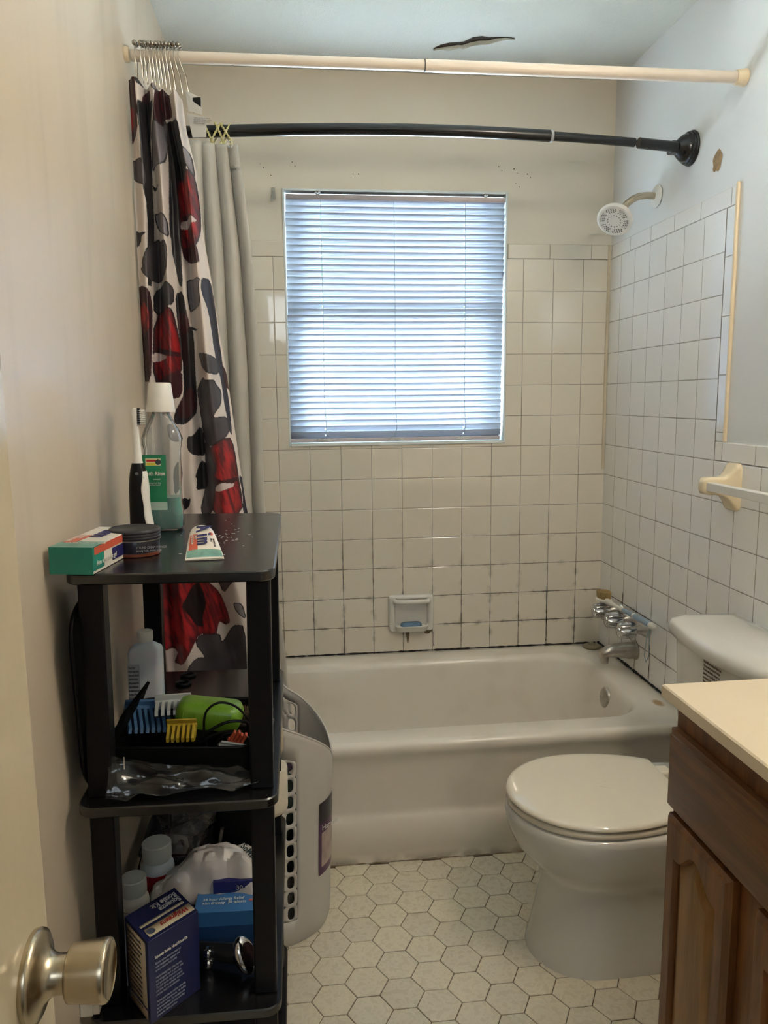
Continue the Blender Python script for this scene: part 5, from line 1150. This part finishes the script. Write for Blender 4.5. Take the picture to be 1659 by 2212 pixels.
# ---------------- third shelf ----------------
Z1=ZS[1]
kit=on('squeeze_bottle_kit_box','navy carton for a squeeze bottle kit standing on the third shelf','box',-1.358,-1.59,1)
Lp,Fp,Rp,Bp=[Vector((x,y,0)) for x,y in ((-1.4135,-1.5877),(-1.367,-1.6517),(-1.3007,-1.5856),(-1.336,-1.529))]
Bp=Lp+Rp-Fp
H=.138; m_kit=mat('carton_navy',srgb(34,40,84),.3,var=.12,vs=6); zz=lambda q,h:(q.x,q.y,Z1+h)
mb=MB(); mb.loft([[zz(q,0) for q in (Lp,Fp,Rp,Bp)],[zz(q,H) for q in (Lp,Fp,Rp,Bp)]],True,True,True); kb_=mb.build('carton',m_kit,kit,bev=.0008)
eL=(Fp-Lp); eR=(Rp-Fp); nL=Vector((eL.y,-eL.x,0)).normalized(); nR=Vector((eR.y,-eR.x,0)).normalized()
def quadL(u0,u1,h0,h1,m,nm,off=.0005): 
    mb=MB(); a=Lp+eL*u0+nL*off; b=Lp+eL*u1+nL*off; mb.face([mb.v(zz(q,h)) for q,h in ((a,h0),(b,h0),(b,h1),(a,h1))]); return mb.build(nm,m,kb_,solid=.0002)
quadL(.08,.90,.022,H-.006,mat('carton_beige',srgb(186,170,142),.4),'fact_panel'); quadL(.08,.9,.003,.018,mat('carton_beige2',srgb(150,132,112),.4),'lower_panel')
text('Directions  Use as directed by\nyour physician or nurse. Rinse\nthe bottle with warm water and\nfill with saline solution. Tilt\nyour head gently to one side\nand squeeze until the solution\ndrains. Repeat on other side.\nWarnings  Do not use if nasal\npassage is completely blocked.\nKeep out of reach of children.\nOther information  Store in a\ncool dry place and rinse after\neach use. Do not share bottle.\nQuestions or comments  Call',.0062,Vector(zz(Lp+eL*.12+nL*.0008,H-.016)),eL,(0,0,1),mat('ink_black2',(.03,.03,.03,1),.6),kb_,sx=.62,spacing=1.35)
text('Squeeze Bottle Nasal Rinse Kit',.0066,Vector(zz(Fp+eR*.12+nR*.0008,H-.034)),eR,(0,0,1),m_white,kb_,sx=.72,bold=.0001)
text('Gentle saline rinse for relief of\nnasal congestion, dryness and\nsinus pressure from colds\n\nNasal rinsing helps clear mucus\nand allergens such as pollen, dust\nand pet dander from the nose.\nThe soft bottle lets you control\nthe flow of the solution while the\npackets keep it comfortable.\n\nPacket ingredients sodium chloride\nand sodium bicarbonate. No iodine\nor preservatives. Kit contains one\nbottle with cap and tube, and fifty\npremixed saline packets.',.0052,Vector(zz(Fp+eR*.12+nR*.0008,H-.044)),eR,(0,0,1),mat('ink_pale',(.35,.37,.45,1),.6),kb_,sx=.72,spacing=1.12)
# top panel text: reads from the far side
tx_d=(Lp-Bp).normalized()*1.0; 
top=lambda u,v,h=.0008: Vector(zz(Lp+(Fp-Lp)*u+(Rp-Fp)*v,H+h))   # u to the front, v to the right
band=MB(); band.face([band.v(top(u,v)) for u,v in ((.66,.08),(.92,.08),(.92,.97),(.66,.97))]); bd=band.build('cream_band',mat('carton_cream',srgb(208,196,164),.4),kb_,solid=.0003)
text('Walgreens',.0150,top(.72,.90,.0013),(Fp-Rp),(Fp-Lp),mat('ink_red',srgb(170,36,34),.5),bd,shear=.3,sx=.78,bold=.0002)
MB().lathe([(0,0),(.0066,0),(.0066,.0003),(0,.0003)],Matrix.Translation(top(.79,.16,.0012)),22).build('seal_emblem',mat('seal_grey',srgb(70,78,100),.5),bd)
text('Squeeze\nBottle Kit',.0165,top(.32,.93,.0013),(Fp-Rp),(Fp-Lp),mat('ink_white',srgb(190,190,194),.5),kb_,sx=.72,bold=.0003,spacing=.85)
band2=MB(); band2.face([band2.v(top(u,v)) for u,v in ((.50,.06),(.58,.06),(.58,.92),(.50,.92))]); band2.build('thin_band',mat('carton_cream2',srgb(196,188,164),.4),kb_,solid=.0003)
# blue box
bb=on('blue_carton','light blue carton lying under the white bag on the third shelf','box',-1.255,-1.42,1)
BM=Matrix.Translation((-1.258,-1.425,Z1+.0005))@Matrix.Rotation(math.radians(-1),4,'Z')
m_bl=mat('carton_blue',srgb(58,112,168),.35,var=.08,vs=6)
bbc=MB().box(-.062,.062,-.075,.075,.0,.072,M=BM).build('carton',m_bl,bb,bev=.001)
MB().box(-.0615,.0615,-.0755,-.0749,.0,.045,M=BM).build('side_panel',mat('carton_blue_dark',srgb(34,70,116),.35),bbc)
tt_=text('24 hour Allergy Relief\nnon drowsy  30 tablets',.010,BM@Vector((-.05,-.045,.0726)),(1,0,0),(0,1,0),m_white,bbc,sx=.8)
MB().box(.03,.058,-.05,-.045,.0722,.0727,M=BM).build('red_mark',m_orr,bbc); MB().lathe([(0,0),(.010,0),(.010,.0003),(0,.0003)],BM@Matrix.Translation((.054,-.058,.0722)),20).build('white_spot',m_white,bbc)
nb=on('navy_carton','small navy carton stacked on the light blue carton','box',-1.24,-1.40,1)
NM=Matrix.Translation((-1.245,-1.405,Z1+.0732))@Matrix.Rotation(.05,4,'Z')
nbc=MB().box(-.05,.045,-.045,.045,0,.022,M=NM).build('carton',mat('carton_navy2',srgb(26,28,92),.35),nb,bev=.001)
text('30 pills',.012,NM@Vector((-.01,-.0455,.005)),(1,0,0),(0,0,1),m_white,nbc)
MB().box(.02,.045,-.0457,-.0449,.012,.022,M=NM).build('yellow_mark',mat('carton_yellow',srgb(214,176,40),.4),nbc)
# white bag draped over the boxes
m_pbag,nt_,b_=nmat('white_bag'); b_.inputs['Base Color'].default_value=srgb(196,190,184); b_.inputs['Roughness'].default_value=.28; b_.inputs['Coat Weight'].default_value=.4
bagt=thing('medicine_bag','crumpled white plastic mailer bag draped over the blue boxes','plastic bag',(-1.28,-1.45,Z1+.09),M=RACKM)
mb=MB(); R=[]; n=40
for i in range(n+1):
    row=[]
    for j in range(n+1):
        u,v=i/n,j/n
        x=-1.405+.215*u; y=-1.475+.115*v+.02*math.sin(u*3)
        taper=min(1,u/.45); y=-1.425+(y+1.425)*(.30+.70*taper)
        z=Z1+.062+.068*math.sin(PI*min(1,u*.9))**.8*math.sin(PI*(.12+.80*v))**.7
        if v<.25: z-= .045*(1-v/.25)**1.3*(.35+.65*math.sin(PI*u)**2)*(1+.7*noise.noise(Vector((u*5,0,2))))
        nn=Vector((u*6.0,v*3.2,1.7)); z+=.010*(abs(noise.noise(nn))*2-.5)+.005*abs(noise.noise(nn*2.6)); y+=.008*noise.noise(nn*1.3+Vector((4,4,4)))
        row.append((x,y,max(z,Z1+.004)))
    R.append(row)
mb.loft(R,False); bg_=mb.build('bag_film',m_pbag,bagt,solid=.0012,smooth_=22)
text('SoMED',.017,(-1.246,-1.425,Z1+.1445),(.55,-.75,-.12),(.78,.55,.25),mat('ink_black3',(.03,.05,.05,1),.5),bg_,sx=.95,bold=.0003)
MB().box(-.003,.010,-.001,.001,-.0005,.0005,M=Matrix.Translation((-1.214,-1.462,Z1+.140))@Matrix.Rotation(-.9,4,'Z')).build('teal_mark',mat('ink_teal',srgb(30,120,110),.5),bg_)
# medicine bottles
def med(x,y,h,r,label,band=None,z=Z1):
    t=on('medicine_bottle',label,'bottle',x,y,1,group='white medicine bottles on the third shelf'); M=Matrix.Translation((x,y,z))
    MB().lathe([(0,0),(r*.95,0),(r,.003),(r,h*.60),(r*.96,h*.66),(r*.72,h*.72),(r*.70,h*.76),(0,h*.76)],M,36).build('bottle_body',m_white if not band else m_hdpe,t,smooth_=40)
    MB().lathe([(0,h*.74),(r*.84,h*.74),(r*.86,h*.76),(r*.86,h*.985),(r*.80,h),(0,h)],M,36).build('screw_cap',mat('cap_white',srgb(196,200,196),.5),t,smooth_=40)
    return t
t=med(-1.405,-1.36,.125,.031,'larger white pill bottle with a red and cream label, behind the other',1)
MB().lathe([(.0313,.02),(.0315,.021),(.0315,.072),(.0313,.073)],Matrix.Translation((-1.405,-1.36,Z1)),36).build('red_label',mat('label_red2',srgb(150,30,34),.4,var=.1),t)
MB().box(-1.392,-1.378,-1.3915,-1.3895,Z1+.025,Z1+.068).build('cream_label',mat('label_cream2',srgb(190,180,150),.4),t)
t=med(-1.4305,-1.445,.112,.026,'white pill bottle in front, beside the navy carton')
MB().lathe([(.0263,.01),(.0265,.011),(.0265,.060),(.0263,.061)],Matrix.Translation((-1.4305,-1.445,Z1)),36).build('printed_label',mat('label_pink',srgb(176,160,156),.5,var=.2,vs=120),t)
# white boxes at the left
def sbox(label,x0,x1,y0_,y1_,h,lx):
    t=on('white_carton',label,'box',lx,(y0_+y1_)/2,1); bx('carton',m_white,t,x0,x1,y0_,y1_,Z1+.0003,Z1+h,.001); bx('lid_flap',m_cart,t,x0-.0006,x1+.0006,y0_-.0006,y1_+.0006,Z1+h-.028,Z1+h,.0006)
sbox('tall plain white carton squeezed between the front post and the navy carton',-1.443,-1.416,-1.568,-1.535,.105,-1.43)
wp=thing('white_adapter','small white plastic block stuck out beyond the rack post, behind the door knob','adapter',(-1.465,-1.612,.40),M=RACKM)
bx('block',m_white,wp,-1.478,-1.458,-1.628,-1.609,Z1+.001,Z1+.026,.002); bx('plug_face',m_cart,wp,-1.458,-1.4485,-1.627,-1.610,Z1+.004,Z1+.023,.001)
# clear tray with cable and small electronics at the back
m_ctray=clear('smoke_tray',(.42,.42,.42,1),.85,.1)
tr=on('clear_tray','smoky clear plastic tray holding bagged chargers at the back of the third shelf','tray',-1.375,-1.20,1)
def trr(hx_,hy_,z,r=.02): return rrect(-1.375-hx_,-1.375+hx_,-1.205-hy_,-1.205+hy_,r,6,Z1+z)
MB().loft([trr(.060,.085,.001),trr(.066,.091,.004),trr(.074,.099,.055),trr(.079,.104,.058),trr(.079,.104,.060),trr(.072,.097,.057),trr(.064,.089,.006),trr(.058,.083,.003)],True,True,True).build('tray_shell',m_ctray,tr,smooth_=50)
ad=thing('charger','black charger puck in the clear tray','charger',(-1.345,-1.22,Z1+.03),M=RACKM)
MB().lathe([(0,0),(.024,0),(.026,.004),(.026,.030),(.023,.034),(0,.035)],Matrix.Translation((-1.345,-1.225,Z1+.012))@Matrix.Rotation(.5,4,'Y'),32).build('puck',m_blackpl,ad,smooth_=50)
MB().lathe([(.0262,.012),(.0268,.013),(.0268,.017),(.0262,.018)],Matrix.Translation((-1.345,-1.225,Z1+.012))@Matrix.Rotation(.5,4,'Y'),32).build('puck_band',m_chromed,ad)
ad2=thing('charger','white two-pin charger block in the clear tray','charger',(-1.395,-1.21,Z1+.02),M=RACKM)
MB().box(-.024,.024,-.018,.018,-.011,.011,M=Matrix.Translation((-1.395,-1.215,Z1+.030))@Euler((.2,.3,.3)).to_matrix().to_4x4()).build('block',mat('charger_grey',srgb(120,116,112),.5),ad2,bev=.003)
film('plastic_bag','crumpled clear plastic bag in the tray on the third shelf',[(-1.425,-1.275,Z1+.05),(-1.325,-1.275,Z1+.045),(-1.325,-1.17,Z1+.065),(-1.425,-1.17,Z1+.07)],8.1,m_film,amp=.020,n=26)
cable('black cable arching over the clear tray',[(-1.458,-1.30,Z1+.010),(-1.452,-1.26,Z1+.045),(-1.435,-1.235,Z1+.068),(-1.39,-1.215,Z1+.072),(-1.345,-1.19,Z1+.080),(-1.315,-1.17,Z1+.100),(-1.310,-1.15,Z1+.112),(-1.325,-1.15,Z1+.108),(-1.350,-1.17,Z1+.085)],.0016)
# black pouch behind and white roll
pb=on('black_pouch','black fabric pouch standing at the back of the third shelf','bag',-1.262,-1.17,1)
MB().loft([[(-1.262+sx_*math.cos(2*PI*k/30)**1,-1.175+sy_*math.sin(2*PI*k/30),Z1+z) for k in range(30)] for z,sx_,sy_ in ((.001,.058,.045),(.010,.062,.050),(.05,.060,.048),(.085,.050,.036),(.10,.036,.020),(.103,.02,.01))],True,True,True).build('pouch_body',m_blackm,pb,smooth_=60)
pr2=thing('paper_roll','white embossed paper roll standing behind the rack post','paper roll',(-1.205,-1.117,Z1),M=RACKM)
m_pap=mat('embossed_paper',srgb(214,204,184),.95,bump=.9,bs=140)
MB().lathe([(.017,.045),(.038,.045),(.0435,.050),(.0445,.058),(.0445,.142),(.0435,.146),(.017,.146)],Matrix.Translation((-1.209,-1.125,Z1)),40).build('roll',m_pap,pr2,smooth_=50)
MB().lathe([(.0,.001),(.030,.001),(.031,.004),(.010,.008),(.010,.043),(.028,.0445),(0,.0446)],Matrix.Translation((-1.209,-1.125,Z1)),28).build('roll_holder',m_blackpl,pr2,smooth_=50)
mb=MB(); mb.loft([[(-1.172,-1.128,Z1+.30),(-1.160,-1.14,Z1+.292)],[(-1.166,-1.13,Z1+.24),(-1.158,-1.145,Z1+.235)],[(-1.1635,-1.13,Z1+.15),(-1.155,-1.15,Z1+.148)],[(-1.1645,-1.13,Z1+.115),(-1.152,-1.15,Z1+.114)]],False)
# metal things
sp1=on('steel_clip','shiny steel double ball clip beside the navy carton','clip',-1.283,-1.47,1)
mb=MB(); 
for z in (.012,.030): mb.sphere((-1.293,-1.545,Z1+z),.0085,16,sc=(1.0,1,1.1))
mb.tube([(-1.293,-1.545,Z1+.002),(-1.286,-1.545,Z1+.02),(-1.293,-1.545,Z1+.042)],.0028,10); mb.build('clip_balls',m_chrome,sp1)
sv=on('electric_shaver','shiny oval metal shaver on a black body at the right of the third shelf','shaver',-1.243,-1.55,1)
SM=Matrix.Translation((-1.232,-1.560,Z1+.034))@Euler((0,math.radians(62),math.radians(-35))).to_matrix().to_4x4()
MB().lathe([(0,-.012),(.022,-.010),(.027,-.004),(.0285,.002),(.026,.007),(.018,.011),(.010,.010),(0,.0095)],SM,40,sx=1.1,sy=.72).build('chrome_ring',m_chrome,sv,smooth_=60)
MB().lathe([(0,.0095),(.010,.0098),(.018,.0115),(.0175,.0135),(.010,.0145),(0,.0148)],SM,36,sx=1.1,sy=.72).build('foil',mat('foil_dark',(.05,.03,.03,1),.2,.6),sv,smooth_=60)
MB().loft([[ (-1.232-.07*t,-1.548+.03*t,Z1+.034+a-.006*t) if False else (-1.238-.075*t+0*a,-1.552+.028*t+.016*(1-.3*t)*math.cos(k),Z1+.030-.006*t+.018*(1-.25*t)*math.sin(k)) for k in [2*PI*i/24 for i in range(24)] for a in (0,)] for t in (0,.2,.5,.8,.95,1.0)],True,True,True).build('shaver_body',mat('shaver_grey',(.03,.03,.03,1),.2,.3),sv,smooth_=60)
# ---------------- custom property clean-up ----------------
for o in bpy.data.objects:
    if '_base' in o.keys(): del o['_base']
    if '_top' in o.keys(): del o['_top']
